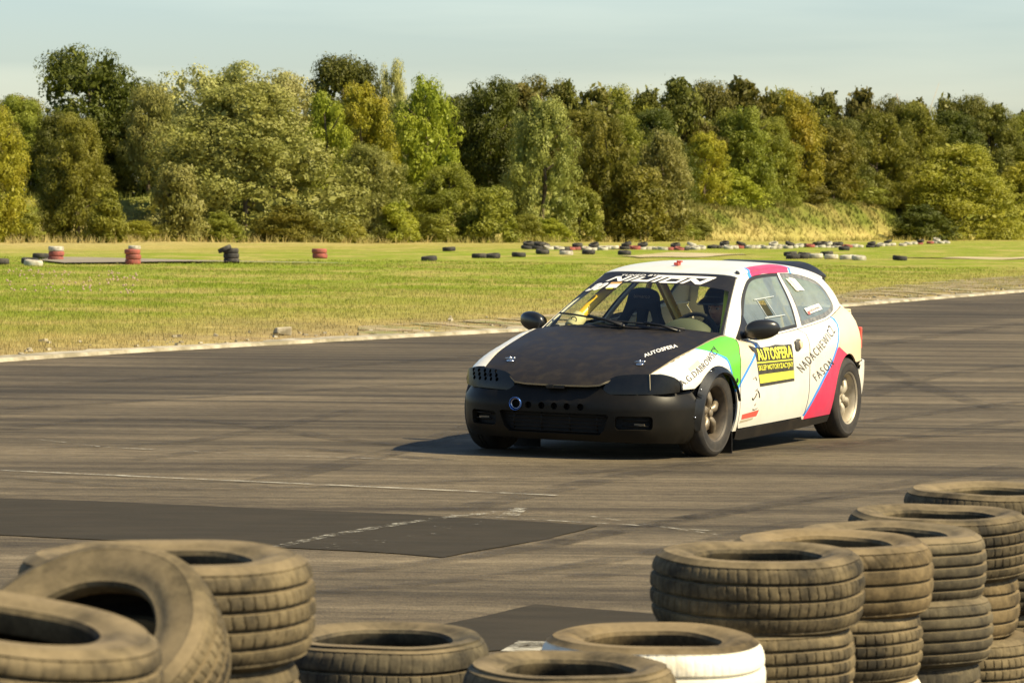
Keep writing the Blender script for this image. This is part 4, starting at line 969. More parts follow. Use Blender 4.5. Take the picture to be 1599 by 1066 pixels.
# darker driven lane beside the far edge
gp = N('ShaderNodeNewGeometry'); dp_ = N('ShaderNodeVectorMath'); dp_.operation = 'DOT_PRODUCT'; L(gp.outputs['Position'], dp_.inputs[0]); dp_.inputs[1].default_value = (-.937, .351, 0)
ad = N('ShaderNodeMath'); ad.operation = 'SUBTRACT'; L(dp_.outputs['Value'], ad.inputs[0]); ad.inputs[1].default_value = 18.945
dv = N('ShaderNodeMath'); dv.operation = 'DIVIDE'; L(ad.outputs[0], dv.inputs[0]); dv.inputs[1].default_value = -20
lr = N('ShaderNodeValToRGB'); e = lr.color_ramp.elements; L(dv.outputs[0], lr.inputs[0])
e[0].position = 0; e[0].color = (.95, .93, .92, 1); e[1].position = 1; e[1].color = (1.05, 1.04, 1, 1)
for p, c in ((.04, .92), (.09, .74), (.16, .66), (.24, .68), (.255, .98), (.6, .97)): q = e.new(p); q.color = (c, c*.985, c*.97, 1)
col = mul(col, lr.outputs[0])
L(col, ab.inputs['Base Color']); ab.inputs['Roughness'].default_value = .82; ab.inputs['Specular IOR Level'].default_value = .25
bn = N('ShaderNodeTexNoise'); bn.inputs['Scale'].default_value = 70; bn.inputs['Detail'].default_value = 6; L(tc.outputs['Object'], bn.inputs[0])
bb = N('ShaderNodeBump'); bb.inputs['Strength'].default_value = .5; bb.inputs['Distance'].default_value = .012; L(bn.outputs[0], bb.inputs['Height']); L(bb.outputs[0], ab.inputs['Normal'])
yy = np.concatenate([np.arange(-30, 20, 2.5), np.arange(20, 110, .6), np.arange(110, 260, 4)]); V = []; F = []
for i, y in enumerate(yy):
    x = float(edge_x(y)); jit = .10*noise.noise((y*.9, 0, 0))+.05*noise.noise((y*3.1, 4, 0)); V += [(x+jit, y, 0.004), (x+3, y, .004), (x+40, y, .004), (x+90, y, .004)]
for i in range(len(yy)-1):
    for k in range(3): F.append((i*4+k, i*4+k+1, i*4+k+5, i*4+k+4))
meta(mk('track', V, F, am, None, False), kind='structure')
# pale broken concrete edging along the far side
CONC = pmat('edge_concrete', (.44, .39, .29), .9, col2=(.22, .19, .12), nscale=2.6, lo=.42, hi=.60, bump=.4, bscale=18, stretch=(1, .6, 1))
V, F = [], []; yy = np.arange(28, 125, .22)
for i, y in enumerate(yy):
    x = float(edge_x(y)); n1 = noise.noise((y*.7, 1, 0)); n2 = noise.noise((y*1.9, 2, 3)); n3 = noise.noise((y*.35, 7, 3))
    wd = .16+.22*max(0, n3+.30)+.16*n2
    x1 = x+.04*n1; x0 = x1-max(.03, wd)
    V += [(x1+.02, y, .006), (x1, y, .045), (x0, y, .052+.01*n2), (x0-.02, y, .0)]
for i in range(len(yy)-1):
    for k in range(3): F.append((i*4+k+1, i*4+k, i*4+k+4, i*4+k+5))
meta(mk('kerb', V, F, CONC, None, True, None, 30), kind='structure')
# loose stones and crumbs of kerb on the verge
rs_ = np.random.RandomState(3)
V, F = [], []
for i in range(520):
    y = rs_.uniform(36, 112); d = abs(rs_.normal(0, 1))*.9+.12; x = float(edge_x(y))-d; r = rs_.uniform(.008, .030)*(1.7 if rs_.rand() < .06 else 1); z = float(hts(x, y))
    vv, ff = box((x, y, z+r*.3), (r*2, r*rs_.uniform(1.2, 2), r*1.1), Matrix.Rotation(rs_.uniform(0, 6), 3, 'Z') @ Matrix.Rotation(rs_.uniform(-.5, .5), 3, 'X')); V, F = (V+vv, F+[tuple(q+len(V) for q in f) for f in ff])
meta(mk('verge_stones', V, F, CONC, None, False), 'loose pale stones and crumbs along the track edge', 'gravel', kind='stuff')
p = G(443, 516, .09); V, F = box((0, 0, 0), (.20, .16, .09)); V = [v+Vector((rnd.uniform(-.03, .03), rnd.uniform(-.03, .03), rnd.uniform(-.03, .03))) for v in V]
o = mk('concrete_block', V, F, CONC, None, False); o.location = p; o.rotation_euler = (.1, .1, .4); bevel(o, .02); meta(o, 'small pale lump of concrete lying in the verge grass left of the car', 'rubble')

# dark resurfaced patches (thin overlays with their own edges)
PAT = pmat('new_asphalt', (.034, .028, .018), .85, spec=.15, col2=(.047, .038, .025), nscale=3, lo=.40, hi=.70, bump=.3, bscale=70, stretch=(.6, 2.2, 1))
def sheet(name, pts, mat, z, n=None, jag=.012):
    P = [G(*q) for q in pts]; pl = dens([(p.x, p.y) for p in P], .25)
    pl = [(x+jag*noise.noise((x*5, y*5, 1)), y+jag*3*noise.noise((x*4, y*4, 9))) for x, y in pl]
    r = delaunay_2d_cdt([Vector(q) for q in pl], [(i, (i+1) % len(pl)) for i in range(len(pl))], [], 1, 1e-6)
    o = mk(name, [(v.x, v.y, z) for v in r[0]], [tuple(f) for f in r[2]], mat, None, False); return meta(o, kind='structure')
sheet('asphalt_patch', [(-300, 775), (-60, 777), (0, 780), (130, 783), (400, 795), (640, 805), (935, 822), (860, 842), (690, 872), (560, 862), (470, 858), (330, 852), (0, 837), (-60, 836), (-300, 832)], PAT, .008)
sheet('asphalt_patch', [(660, 985), (835, 946), (1010, 960), (1300, 985), (1340, 1030), (1100, 1045), (860, 1010), (760, 1020)], PAT, .008)
# painted lines, worn thin
def paintmat(name, lo, hi, sc_=6):
    m, nt, b = newmat(name); L = nt.links.new; b.inputs['Base Color'].default_value = (.52, .49, .40, 1); b.inputs['Roughness'].default_value = .8
    n = nt.nodes.new('ShaderNodeTexNoise'); n.inputs['Scale'].default_value = sc_; n.inputs['Detail'].default_value = 9; n.inputs['Roughness'].default_value = .75; t = nt.nodes.new('ShaderNodeTexCoord'); L(t.outputs['Object'], n.inputs[0])
    r = nt.nodes.new('ShaderNodeValToRGB'); r.color_ramp.elements[0].position = lo; r.color_ramp.elements[1].position = hi; L(n.outputs[0], r.inputs[0]); L(r.outputs[0], b.inputs['Alpha']); return m
PT = paintmat('worn_line_paint', .40, .66); PT2 = paintmat('scuffed_line_paint', .48, .68, 9); PT3 = paintmat('ghost_line_paint', .60, .80, 14)
def line(pts, wd, mat, z=.012, nm='road_marking'):
    P = [G(*q) for q in pts]; V, F = [], []; Q = []
    for a, b in zip(P, P[1:]):
        k = max(2, int((b-a).length/.4)); Q += [a+(b-a)*(i/k) for i in range(k)]
    Q.append(P[-1])
    for i, p in enumerate(Q):
        d = (Q[min(i+1, len(Q)-1)]-Q[max(0, i-1)]).normalized(); n_ = Vector((-d.y, d.x, 0)); w_ = wd*(1+.25*noise.noise((p.x*2, p.y*2, 0)))
        V += [(p+n_*w_/2).xy.to_3d()+Vector((0, 0, z)), (p-n_*w_/2).xy.to_3d()+Vector((0, 0, z))]
    for i in range(len(Q)-1): F.append((2*i, 2*i+1, 2*i+3, 2*i+2))
    return meta(mk(nm, V, F, mat, None, False), kind='structure')
line([(-120, 731), (0, 736.5), (300, 750), (700, 768), (870, 776)], .05, PT); line([(870, 776), (1060, 789)], .035, PT3)
line([(60, 688), (160, 700), (400, 712), (700, 722)], .03, PT2)
line([(430, 857), (520, 838), (640, 818), (800, 799), (815, 796)], .07, PT2); line([(500, 862), (760, 818), (840, 802)], .25, PT3, .0125)
line([(795, 808), (808, 799)], .10, PT2, .013); line([(860, 800), (1120, 838)], .02, PT2, .013)
line([(690, 806), (980, 822), (1130, 833)], .03, PT2); line([(810, 1022), (838, 1006)], .13, PT, .013); line([(700, 925), (1000, 880), (1200, 850)], .06, PT3)
# rubber streaks laid by tyres
RUB = paintmat('rubber_marks', .40, .95, 2.5); RUB.node_tree.nodes['Principled BSDF'].inputs['Base Color'].default_value = (.045, .036, .025, 1)
for pts, wd in (([(0, 640), (300, 622), (600, 604), (760, 596)], .20), ([(0, 672), (180, 655), (360, 662), (560, 690), (700, 700)], .22), ([(380, 760), (640, 700), (760, 660)], .25), ([(700, 800), (1000, 740), (1300, 700), (1599, 655)], .22),
                ([(850, 850), (1200, 790), (1599, 725)], .20), ([(900, 905), (1200, 850), (1599, 780)], .18), ([(1060, 720), (1350, 690), (1599, 672)], .22), ([(1350, 560), (1430, 600), (1560, 640)], .25), ([(1350, 620), (1450, 590), (1599, 570)], .25),
                ([(0, 745), (300, 765), (760, 750), (1100, 722)], .16), ([(500, 900), (800, 862), (1100, 806), (1599, 745)], .15), ([(100, 600), (500, 575), (900, 545)], .3), ([(1360, 540), (1599, 505)], .35), ([(480, 930), (900, 885), (1250, 815)], .14),
                ([(200, 720), (420, 700), (700, 720)], .2), ([(60, 700), (300, 690), (560, 640)], .18), ([(1350, 660), (1500, 640), (1599, 628)], .2)):
    line(smoothp(pts, 5), wd, RUB, .009, 'tyre_mark')

# ------------------------------------------------------------------ grass blades and flowers
def blades(name, n, yr, xr_fn, hmin, hmax, wmul, seed, mats, dens_fn=None, lean=.5):
    r = np.random.RandomState(seed); Y = yr[0]+(yr[1]-yr[0])*r.rand(n)**1.6; x0, x1 = xr_fn(Y); X = x0+(x1-x0)*r.rand(n)
    if dens_fn is not None: k = r.rand(n) < dens_fn(X, Y); X, Y = X[k], Y[k]; n = len(X)
    B = 4; X = np.repeat(X, B)+r.normal(0, .05, n*B); Y = np.repeat(Y, B)+r.normal(0, .05, n*B); m = len(X)
    h = r.uniform(hmin, hmax, m); wd = (Y*wmul)*r.uniform(.7, 1.3, m); a = r.uniform(0, PI, m); Z = hts(X, Y)-.01
    la = r.uniform(0, 2*PI, m); ln = h*lean*r.rand(m)
    dx, dy = np.cos(a)*wd/2, np.sin(a)*wd/2
    V = np.zeros((m, 3, 3)); V[:, 0] = np.stack([X-dx, Y-dy, Z], 1); V[:, 1] = np.stack([X+dx, Y+dy, Z], 1); V[:, 2] = np.stack([X+np.cos(la)*ln, Y+np.sin(la)*ln, Z+h], 1)
    return mkfast(name, V.reshape(-1, 3), np.arange(m*3).reshape(-1, 3), mats)
bm_, bnt, bb_ = newmat('grass_blade'); bc, _n = grass_color(bnt, bnt.links.new)
bnt.links.new(bc, bb_.inputs['Base Color']); bb_.inputs['Roughness'].default_value = .7; bb_.inputs['Specular IOR Level'].default_value = .2
tl = bnt.nodes.new('ShaderNodeBsdfTranslucent'); bnt.links.new(bc, tl.inputs[0]); ms = bnt.nodes.new('ShaderNodeMixShader'); ms.inputs[0].default_value = .35
bnt.links.new(bb_.outputs[0], ms.inputs[1]); bnt.links.new(tl.outputs[0], ms.inputs[2]); bnt.links.new(ms.outputs[0], bnt.nodes['Material Output'].inputs[0])
vis = lambda Y: (-.137*Y-2, np.minimum(.137*Y+2, 60))
def verge(Y): a, b = vis(Y); return a, np.maximum(a+.1, np.minimum(b, edge_x(Y)-.12))
ed = lambda X, Y: np.clip(.12+edist(X, Y)/5, 0, 1)*np.clip((edist(X, Y)+.1)/.2, 0, 1)
g1 = blades('grass', 62000, (37, 120), verge, .02, .075, .00022, 11, [bm_], ed)
meta(g1, 'short sunlit grass covering the infield beyond the track', 'grass', kind='stuff')
g2 = blades('tall_grass', 26000, (150, 330), lambda Y: (-.14*Y-3, .14*Y+6), .12, .50, .00025, 12, [bm_], lambda X, Y: (np.abs(Y-base_line(X, Y)-6) < 13)*.95, .9)
meta(g2, 'tall dry grass on the embankment at the foot of the trees', 'grass', kind='stuff')
g3 = blades('bank_grass', 16000, (235, 330), lambda Y: (.045*Y, .115*Y), .12, .42, .00030, 14, [bm_], lambda X, Y: (hts(X, Y) > .3)*(np.abs(Y-base_line(X, Y)-11) < 8)*1.0, .9)
meta(g3, 'long rough dry grass on the open bank at the right', 'grass', kind='stuff')
FLM = pmat('clover_pink', (.45, .30, .24), .7)
r = np.random.RandomState(5); V, F = [], []
for i in range(110):
    q = G(r.uniform(10, 215), r.uniform(436, 470)); z = float(hts(q.x, q.y))+r.uniform(.10, .17); vv, ff = sphere((q.x, q.y, z-.04), .018, 6, 4); b = len(V); V += vv; F += [tuple(k+b for k in f) for f in ff]
meta(mk('clover_flowers', V, F, FLM, None, False), 'pale pink clover heads dotted in the grass at the left', 'flowers', kind='stuff')
# narrow grey kart track crossing the infield on the left
KT = pmat('kart_track', (.26, .22, .16), .9, col2=(.20, .17, .12), nscale=1.5)
def drape(name, pts, mat, dz, step=1.2):
    P = [G(*q) for q in pts]; pl = dens([(p.x, p.y) for p in P], step)
    a = np.array(pl); g = [(x, y) for x in np.arange(a[:, 0].min(), a[:, 0].max(), step) for y in np.arange(a[:, 1].min(), a[:, 1].max(), step)]; g = np.array(g); g = g[inpoly(g, pl)]
    g = g[[min((pl_[0]-q[0])**2+(pl_[1]-q[1])**2 for pl_ in pl) > .15 for q in g]] if len(g) else g
    r = delaunay_2d_cdt([Vector(q) for q in pl]+[Vector(q) for q in g], [(i, (i+1) % len(pl)) for i in range(len(pl))], [], 1, 1e-6)
    return meta(mk(name, [(v.x, v.y, float(hts(v.x, v.y))+dz) for v in r[0]], [tuple(f) for f in r[2]], mat, None, True), kind='structure')
drape('path', ((60, 412), (95, 409.5), (200, 410), (300, 412), (440, 415), (560, 418), (430, 417), (300, 416.5), (200, 416), (100, 415)), KT, .06)
EAR = pmat('dry_earth', (.46, .37, .22), .9, col2=(.36, .30, .13), nscale=.6)
drape('bare_earth', ((960, 404), (1060, 400.5), (1160, 400), (1180, 402.5), (1100, 405), (1000, 407)), EAR, .03); drape('bare_earth', ((1380, 409), (1480, 406), (1599, 404), (1640, 408), (1480, 411)), EAR, .03)

DIRT = pmat('verge_dirt', (.33, .25, .14), .95, col2=(.20, .19, .06), nscale=1.3, lo=.44, hi=.60, bump=.5, bscale=14)
m_, nt_, b_ = DIRT, DIRT.node_tree, DIRT.node_tree.nodes['Principled BSDF']
an = nt_.nodes.new('ShaderNodeTexNoise'); an.inputs['Scale'].default_value = .9; an.inputs['Detail'].default_value = 8; an.inputs['Roughness'].default_value = .7
ar = nt_.nodes.new('ShaderNodeValToRGB'); ar.color_ramp.elements[0].position = .44; ar.color_ramp.elements[1].position = .52; at_ = nt_.nodes.new('ShaderNodeTexCoord')
nt_.links.new(at_.outputs['Object'], an.inputs[0]); nt_.links.new(an.outputs[0], ar.inputs[0]); nt_.links.new(ar.outputs[0], b_.inputs['Alpha'])
drape('verge_dirt', ((1296, 476), (1330, 474), (1400, 468), (1500, 461), (1599, 453.5), (1680, 447), (1680, 428), (1599, 434), (1500, 441), (1400, 450), (1330, 460), (1280, 472)), DIRT, .014, .6)
drape('verge_dirt', ((560, 528), (700, 521), (820, 514), (960, 503), (960, 490), (820, 500), (700, 508), (560, 516)), DIRT, .014, .6)
# ------------------------------------------------------------------ trees
def leafmat(name, c1, c2, c3, tr=.25):
    m, nt, b = newmat(name); L = nt.links.new
    g = nt.nodes.new('ShaderNodeNewGeometry'); n = nt.nodes.new('ShaderNodeTexNoise'); n.inputs['Scale'].default_value = .55; n.inputs['Detail'].default_value = 4
    oi = nt.nodes.new('ShaderNodeObjectInfo'); L(g.outputs['Position'], n.inputs[0])
    r = nt.nodes.new('ShaderNodeValToRGB'); e = r.color_ramp.elements; e[0].position = .34; e[0].color = (*c1, 1); e[1].position = .68; e[1].color = (*c3, 1); q = e.new(.5); q.color = (*c2, 1); L(n.outputs[0], r.inputs[0])
    hs = nt.nodes.new('ShaderNodeHueSaturation'); mr = nt.nodes.new('ShaderNodeMapRange'); mr.inputs[3].default_value = .48; mr.inputs[4].default_value = .515; L(oi.outputs['Random'], mr.inputs[0]); L(mr.outputs[0], hs.inputs['Hue'])
    m2 = nt.nodes.new('ShaderNodeMapRange'); m2.inputs[3].default_value = .88; m2.inputs[4].default_value = 1.18; L(oi.outputs['Random'], m2.inputs[0]); L(m2.outputs[0], hs.inputs['Value']); L(r.outputs[0], hs.inputs['Color'])
    hs.inputs['Saturation'].default_value = .97
    L(hs.outputs[0], b.inputs['Base Color']); b.inputs['Roughness'].default_value = .55; b.inputs['Specular IOR Level'].default_value = .3
    tl = nt.nodes.new('ShaderNodeBsdfTranslucent'); L(hs.outputs[0], tl.inputs[0]); ms = nt.nodes.new('ShaderNodeMixShader'); ms.inputs[0].default_value = tr
    L(b.outputs[0], ms.inputs[1]); L(tl.outputs[0], ms.inputs[2]); L(ms.outputs[0], nt.nodes['Material Output'].inputs[0]); return m
LM = dict(
    oak=leafmat('leaf_dark', (.062, .078, .005), (.088, .105, .007), (.122, .138, .010)),
    silver=leafmat('leaf_silver', (.20, .215, .035), (.265, .27, .052), (.33, .33, .078)),
    pale=leafmat('leaf_pale', (.28, .28, .07), (.35, .33, .10), (.42, .38, .13)),
    mid=leafmat('leaf_mid', (.150, .170, .010), (.20, .215, .015), (.26, .265, .022)),
    yellow=leafmat('leaf_yellow', (.23, .215, .008), (.30, .27, .012), (.36, .29, .016)),
    lime=leafmat('leaf_lime', (.21, .235, .009), (.28, .29, .013), (.34, .34, .018)),
    pine=leafmat('leaf_pine', (.095, .098, .009), (.132, .130, .013), (.180, .165, .018), .2),
    olive=leafmat('leaf_olive', (.135, .140, .009), (.19, .185, .013), (.245, .23, .020)))
BARK = pmat('bark', (.10, .075, .05), .9, col2=(.18, .14, .09), nscale=4); DEADB = pmat('dead_bark', (.38, .31, .22), .8)
def crown_mesh(kind, seed, nleaf, leaf, ncl, rc):
    r = np.random.RandomState(seed)
    def env(z):
        if kind == 'round': return .5*np.sqrt(np.clip(1-((z-.55)/.47)**2, 0, 1))
        if kind == 'dome': return .5*np.clip(1-np.clip(z, 0, 1)**2.1, 0, 1)**.5*(1-.12*np.exp(-z*12))
        if kind == 'column': return .5*np.clip(np.sin(PI*np.clip(z*.93+.06, 0, 1)**.75), 0, 1)**.55
        if kind == 'pine': return .5*np.clip(1.02-z, 0, 1)**.5*(.55+.45*np.clip(z/.25, 0, 1))
        if kind == 'bush': return .5*np.clip(1-z**1.6, 0, 1)**.45
    lo = {'round': .12, 'dome': .0, 'column': .04, 'pine': .12, 'bush': 0}[kind]
    z = lo+(.97-lo)*r.rand(ncl)**(1.25 if kind == 'dome' else .9); a = r.uniform(0, 2*PI, ncl); rf = np.sqrt(r.uniform(.25, 1.0, ncl)); e = env(z)*(1-rc*.9)*(1+.22*r.normal(0, 1, ncl)*.6)
    c = np.stack([np.cos(a)*e*rf, np.sin(a)*e*rf, z*(1-rc*.6)], 1)
    rcs = rc*r.uniform(.55, 1.25, ncl)*(1.0 if kind != 'pine' else (1.2-.7*z))
    w_ = rcs**2; k = r.choice(ncl, nleaf, p=w_/w_.sum())
    d = r.normal(0, 1, (nleaf, 3)); d[:, 2] += .35; d /= np.linalg.norm(d, axis=1)[:, None]
    rad = rcs[k]*(.72+.34*r.rand(nleaf)); P = c[k]+d*rad[:, None]*np.array([1, 1, .72 if kind != 'pine' else .40])
    # strays break the outline
    st = r.rand(nleaf) < .07; P[st] += r.normal(0, rc*.22, (st.sum(), 3))
    P[:, 2] = np.maximum(P[:, 2], .005)
    nn = d*1.0+r.normal(0, .34, (nleaf, 3)); nn /= np.linalg.norm(nn, axis=1)[:, None]
    t = np.cross(nn, r.normal(0, 1, (nleaf, 3))); t /= np.linalg.norm(t, axis=1)[:, None]; b = np.cross(nn, t)
    s = leaf*r.uniform(.6, 1.35, nleaf)[:, None]; V = np.stack([P-t*s*.9, P+b*s*.45+nn*s*.1, P+t*s*.9, P-b*s*.45+nn*s*.1], 1)
    # inner mass of larger leaves so the crown is not see-through
    ni = nleaf//9; k = r.choice(ncl, ni); Pi = c[k]*np.array([.82, .82, .97])+r.normal(0, rc*.30, (ni, 3)); Pi[:, 2] = np.clip(Pi[:, 2], .01, 1); ti = r.normal(0, 1, (ni, 3)); ti /= np.linalg.norm(ti, axis=1)[:, None]; bi = np.cross(ti, r.normal(0, 1, (ni, 3))); bi /= np.linalg.norm(bi, axis=1)[:, None]; si = leaf*3.0
    Vi = np.stack([Pi-ti*si, Pi+bi*si*.6, Pi+ti*si, Pi-bi*si*.6], 1)
    V = np.concatenate([V, Vi]); F = np.arange(len(V)*4).reshape(-1, 4)
    me = bpy.data.meshes.new('crown_'+kind); V = V.reshape(-1, 3).astype(np.float32)
    me.vertices.add(len(V)); me.vertices.foreach_set('co', V.ravel()); me.loops.add(F.size); me.loops.foreach_set('vertex_index', F.ravel().astype(np.int32))
    me.polygons.add(len(F)); me.polygons.foreach_set('loop_start', np.arange(0, F.size, 4, dtype=np.int32)); me.polygons.foreach_set('loop_total', np.full(len(F), 4, np.int32)); me.materials.append(BARK); me.update(calc_edges=True)
    return me
CR = {}
specs = [('round', 3, 21000, .0120, 105, .125), ('dome', 4, 46000, .0088, 210, .092), ('column', 3, 19000, .0120, 125, .100), ('pine', 4, 15000, .0125, 110, .125), ('bush', 4, 9000, .022, 60, .16)]
for kind, nv, nl, lf, ncl, rc in specs:
    CR[kind] = [crown_mesh(kind, 100+17*i+len(kind), nl, lf, ncl, rc) for i in range(nv)]
def trunk_mesh(seed, h=1.0, r0=.022, limbs=6):
    r = random.Random(seed); parts = []; P = [Vector((.015*math.sin(k*1.7+seed), .015*math.cos(k*2.1+seed), h*k/6)) for k in range(7)]; P[0] = Vector((0, 0, -.02))
    parts.append(tube(P, [r0*(1-.13*k) for k in range(7)], 8))
    for i in range(limbs):
        z = h*(.25+.65*i/limbs); a = r.uniform(0, 2*PI); l = r.uniform(.14, .28); b = Vector((0, 0, z))
        parts.append(tube([b, b+Vector((math.cos(a)*l*.5, math.sin(a)*l*.5, l*.35)), b+Vector((math.cos(a)*l, math.sin(a)*l, l*.85))], [r0*.5, r0*.32, r0*.12], 6))
    V, F = merge(*parts); me = bpy.data.meshes.new('trunk'); me.from_pydata([tuple(v) for v in V], [], F); me.materials.append(BARK); return me
TR = [trunk_mesh(i) for i in range(4)]
cnt_ = {}
def tree(name, kind, leaf, px, wpx, top, base, off, label, cat='tree', var=None, group=None, depth=None):
    """crown spans wpx pixels and reaches from photograph row base up to row top; off: metres behind the foot of the embankment"""
    q = at_dist(px, 350, 200); u = q.x/q.y; Y = float(base_line(u*200, 200))+off
    p = at_dist(px, base, Y); X = p.x; gz = float(hts(X, Y)); zt = at_dist(px, top, Y).z; H = (zt-gz)*1.03; Wd = wpx/FPX*Y*1.0
    t = empty(name, (X, Y, gz)); meta(t, label, cat, group)
    k = cnt_.get(kind, 0); cnt_[kind] = k+1; me = CR[kind][(k if var is None else var) % len(CR[kind])]
    cr = bpy.data.objects.new('crown', me); C.objects.link(cr); cr.parent = t; cr.scale = (Wd*1.06, (depth or min(Wd, H)*1.0), H); cr.rotation_euler = (0, 0, (px*.37) % 6.28 if False else 0)
    # turn about the vertical while keeping the measured width
    if abs(Wd-(depth or min(Wd, H)))/Wd < .35: cr.rotation_euler = (0, 0, (px*.71) % 6.28)
    cr.material_slots[0].link = 'OBJECT'; cr.material_slots[0].material = LM[leaf]
    tr = bpy.data.objects.new('trunk', TR[k % 4]); C.objects.link(tr); tr.parent = t; tr.scale = (H*.9, H*.9, H*.82)
    return t
# front rank, left to right: (name, crown kind, leaf, px, width, top, base, offset, label)
for a in [
    ('deciduous_tree', 'dome', 'yellow', -15, 150, 168, 380, 0, 'yellow-green spreading tree at the left edge of the treeline'),
    ('deciduous_tree', 'dome', 'mid', 120, 125, 178, 374, 2, 'mid green bushy tree in front of the big dark round tree'),
    ('deciduous_tree', 'round', 'oak', 92, 66, 240, 372, 3, 'narrow dark tree low in front of the bushy tree at the left'),
    ('bush', 'bush', 'mid', 165, 75, 292, 378, -3, 'mid green bush beside the bare sandy gap on the left', 'bush'),
    ('deciduous_tree', 'round', 'oak', 138, 200, 74, 260, 26, 'big dark round oak rising highest above the treeline at the left'),
    ('deciduous_tree', 'round', 'silver', 232, 90, 132, 340, 14, 'thin grey-green tree just right of the big dark oak'),
    ('deciduous_tree', 'round', 'pale', 330, 250, 98, 350, 16, 'feathery pale crown at the top of the wide grey-green tree'),
    ('deciduous_tree', 'round', 'pale', 425, 150, 112, 340, 12, 'pale sunlit crown falling away to the right of the feathery top'),
    ('broad_tree', 'dome', 'silver', 385, 330, 128, 384, 3, 'widest grey-green domed tree of the treeline, branches down to the ground'),
    ('bush', 'bush', 'silver', 275, 95, 258, 372, -1, 'grey-green low branches spilling over the left foot of the widest tree', 'bush'),
    ('deciduous_tree', 'round', 'oak', 535, 150, 88, 250, 24, 'dark rounded tree top standing above the yellow-green birch'),
    ('birch_tree', 'column', 'yellow', 560, 125, 128, 350, 10, 'yellow-green birch in front of the dark rounded tree top'),
    ('birch_tree', 'column', 'lime', 508, 95, 142, 330, 7, 'lime green birch at the right shoulder of the widest tree'),
    ('young_tree', 'round', 'pale', 612, 54, 94, 200, 22, 'thin pale tree top sticking up between dark tree and light green tree'),
    ('deciduous_tree', 'dome', 'silver', 575, 130, 222, 384, 0, 'grey-green rounded tree at the ground below the yellow birch'),
    ('deciduous_tree', 'column', 'lime', 663, 120, 118, 360, 9, 'tall light green clumpy tree right of the pale thin tree'),
    ('deciduous_tree', 'dome', 'mid', 700, 150, 255, 385, 1, 'light green low tree spreading at the foot of the tall clumpy tree'),
    ('bush', 'bush', 'mid', 770, 95, 292, 384, -3, 'bright green bush at the foot of the slope left of the tyre row', 'bush'),
    ('bush', 'bush', 'olive', 455, 120, 318, 386, -3, 'olive brush at the ground in front of the widest tree', 'bush'),
    ('bush', 'bush', 'lime', 620, 80, 312, 384, -3, 'lime brush on the ground behind the red tyre pair', 'bush'),
    ('deciduous_tree', 'round', 'oak', 762, 125, 122, 350, 14, 'dark green tree between the light green clumpy tree and the silver willow'),
    ('willow_tree', 'column', 'silver', 848, 125, 150, 372, 4, 'silver-green willow with a smooth rounded outline left of centre'),
    ('bush', 'bush', 'mid', 905, 90, 292, 382, 0, 'mid green bush at the right foot of the silver willow', 'bush'),
    ('deciduous_tree', 'column', 'olive', 945, 110, 182, 360, 6, 'olive brown tree between the two silver willows'),
    ('willow_tree', 'column', 'silver', 1032, 110, 202, 366, 4, 'smaller silver-green willow right of the olive brown tree'),
    ('bush', 'bush', 'olive', 1000, 115, 262, 384, -2, 'dark olive bush in front of the smaller silver willow', 'bush'),
    ('deciduous_tree', 'column', 'yellow', 1100, 85, 205, 355, 8, 'yellow-green slender tree right of the smaller silver willow'),
    ('deciduous_tree', 'column', 'mid', 1165, 115, 165, 345, 12, 'mid green tree under the pine tops right of centre'),
    ('deciduous_tree', 'column', 'yellow', 1235, 110, 140, 330, 14, 'yellowish olive tree rising among the pines above the car roof spoiler'),
    ('deciduous_tree', 'column', 'olive', 1300, 100, 195, 340, 12, 'olive tree on the bank above the dry grass'),
    ('deciduous_tree', 'dome', 'olive', 1372, 110, 212, 335, 12, 'rounded olive tree left of the bright bush at the right'),
    ('bush', 'bush', 'lime', 1140, 110, 262, 322, 10, 'lime brush along the top of the dry bank', 'bush'),
    ('bush', 'bush', 'olive', 1235, 130, 268, 322, 10, 'olive brush along the top of the dry bank above the spoiler', 'bush'),
    ('bush', 'bush', 'mid', 1325, 120, 276, 322, 10, 'mid green brush at the right end of the dry bank', 'bush'),
    ('broad_bush', 'dome', 'lime', 1500, 230, 224, 384, 1, 'wide bright yellow-green bush with dark hollow at the right', 'bush'),
    ('bush', 'bush', 'lime', 1405, 80, 262, 366, 3, 'yellow-green bush at the left side of the wide bright bush', 'bush'),
    ('bush', 'bush', 'oak', 1440, 100, 318, 378, -2, 'dark low bush under the wide bright bush', 'bush'),
    ('deciduous_tree', 'dome', 'yellow', 1605, 130, 248, 375, 6, 'yellow-green tree cut by the right edge of the photo')]:
    a = list(a)
    if 1070 < a[3] < 1430 and a[7] < 17: a[7] = 17+(a[3] % 5)
    tree(*a[:9], **({'cat': a[9]} if len(a) > 9 else {}))
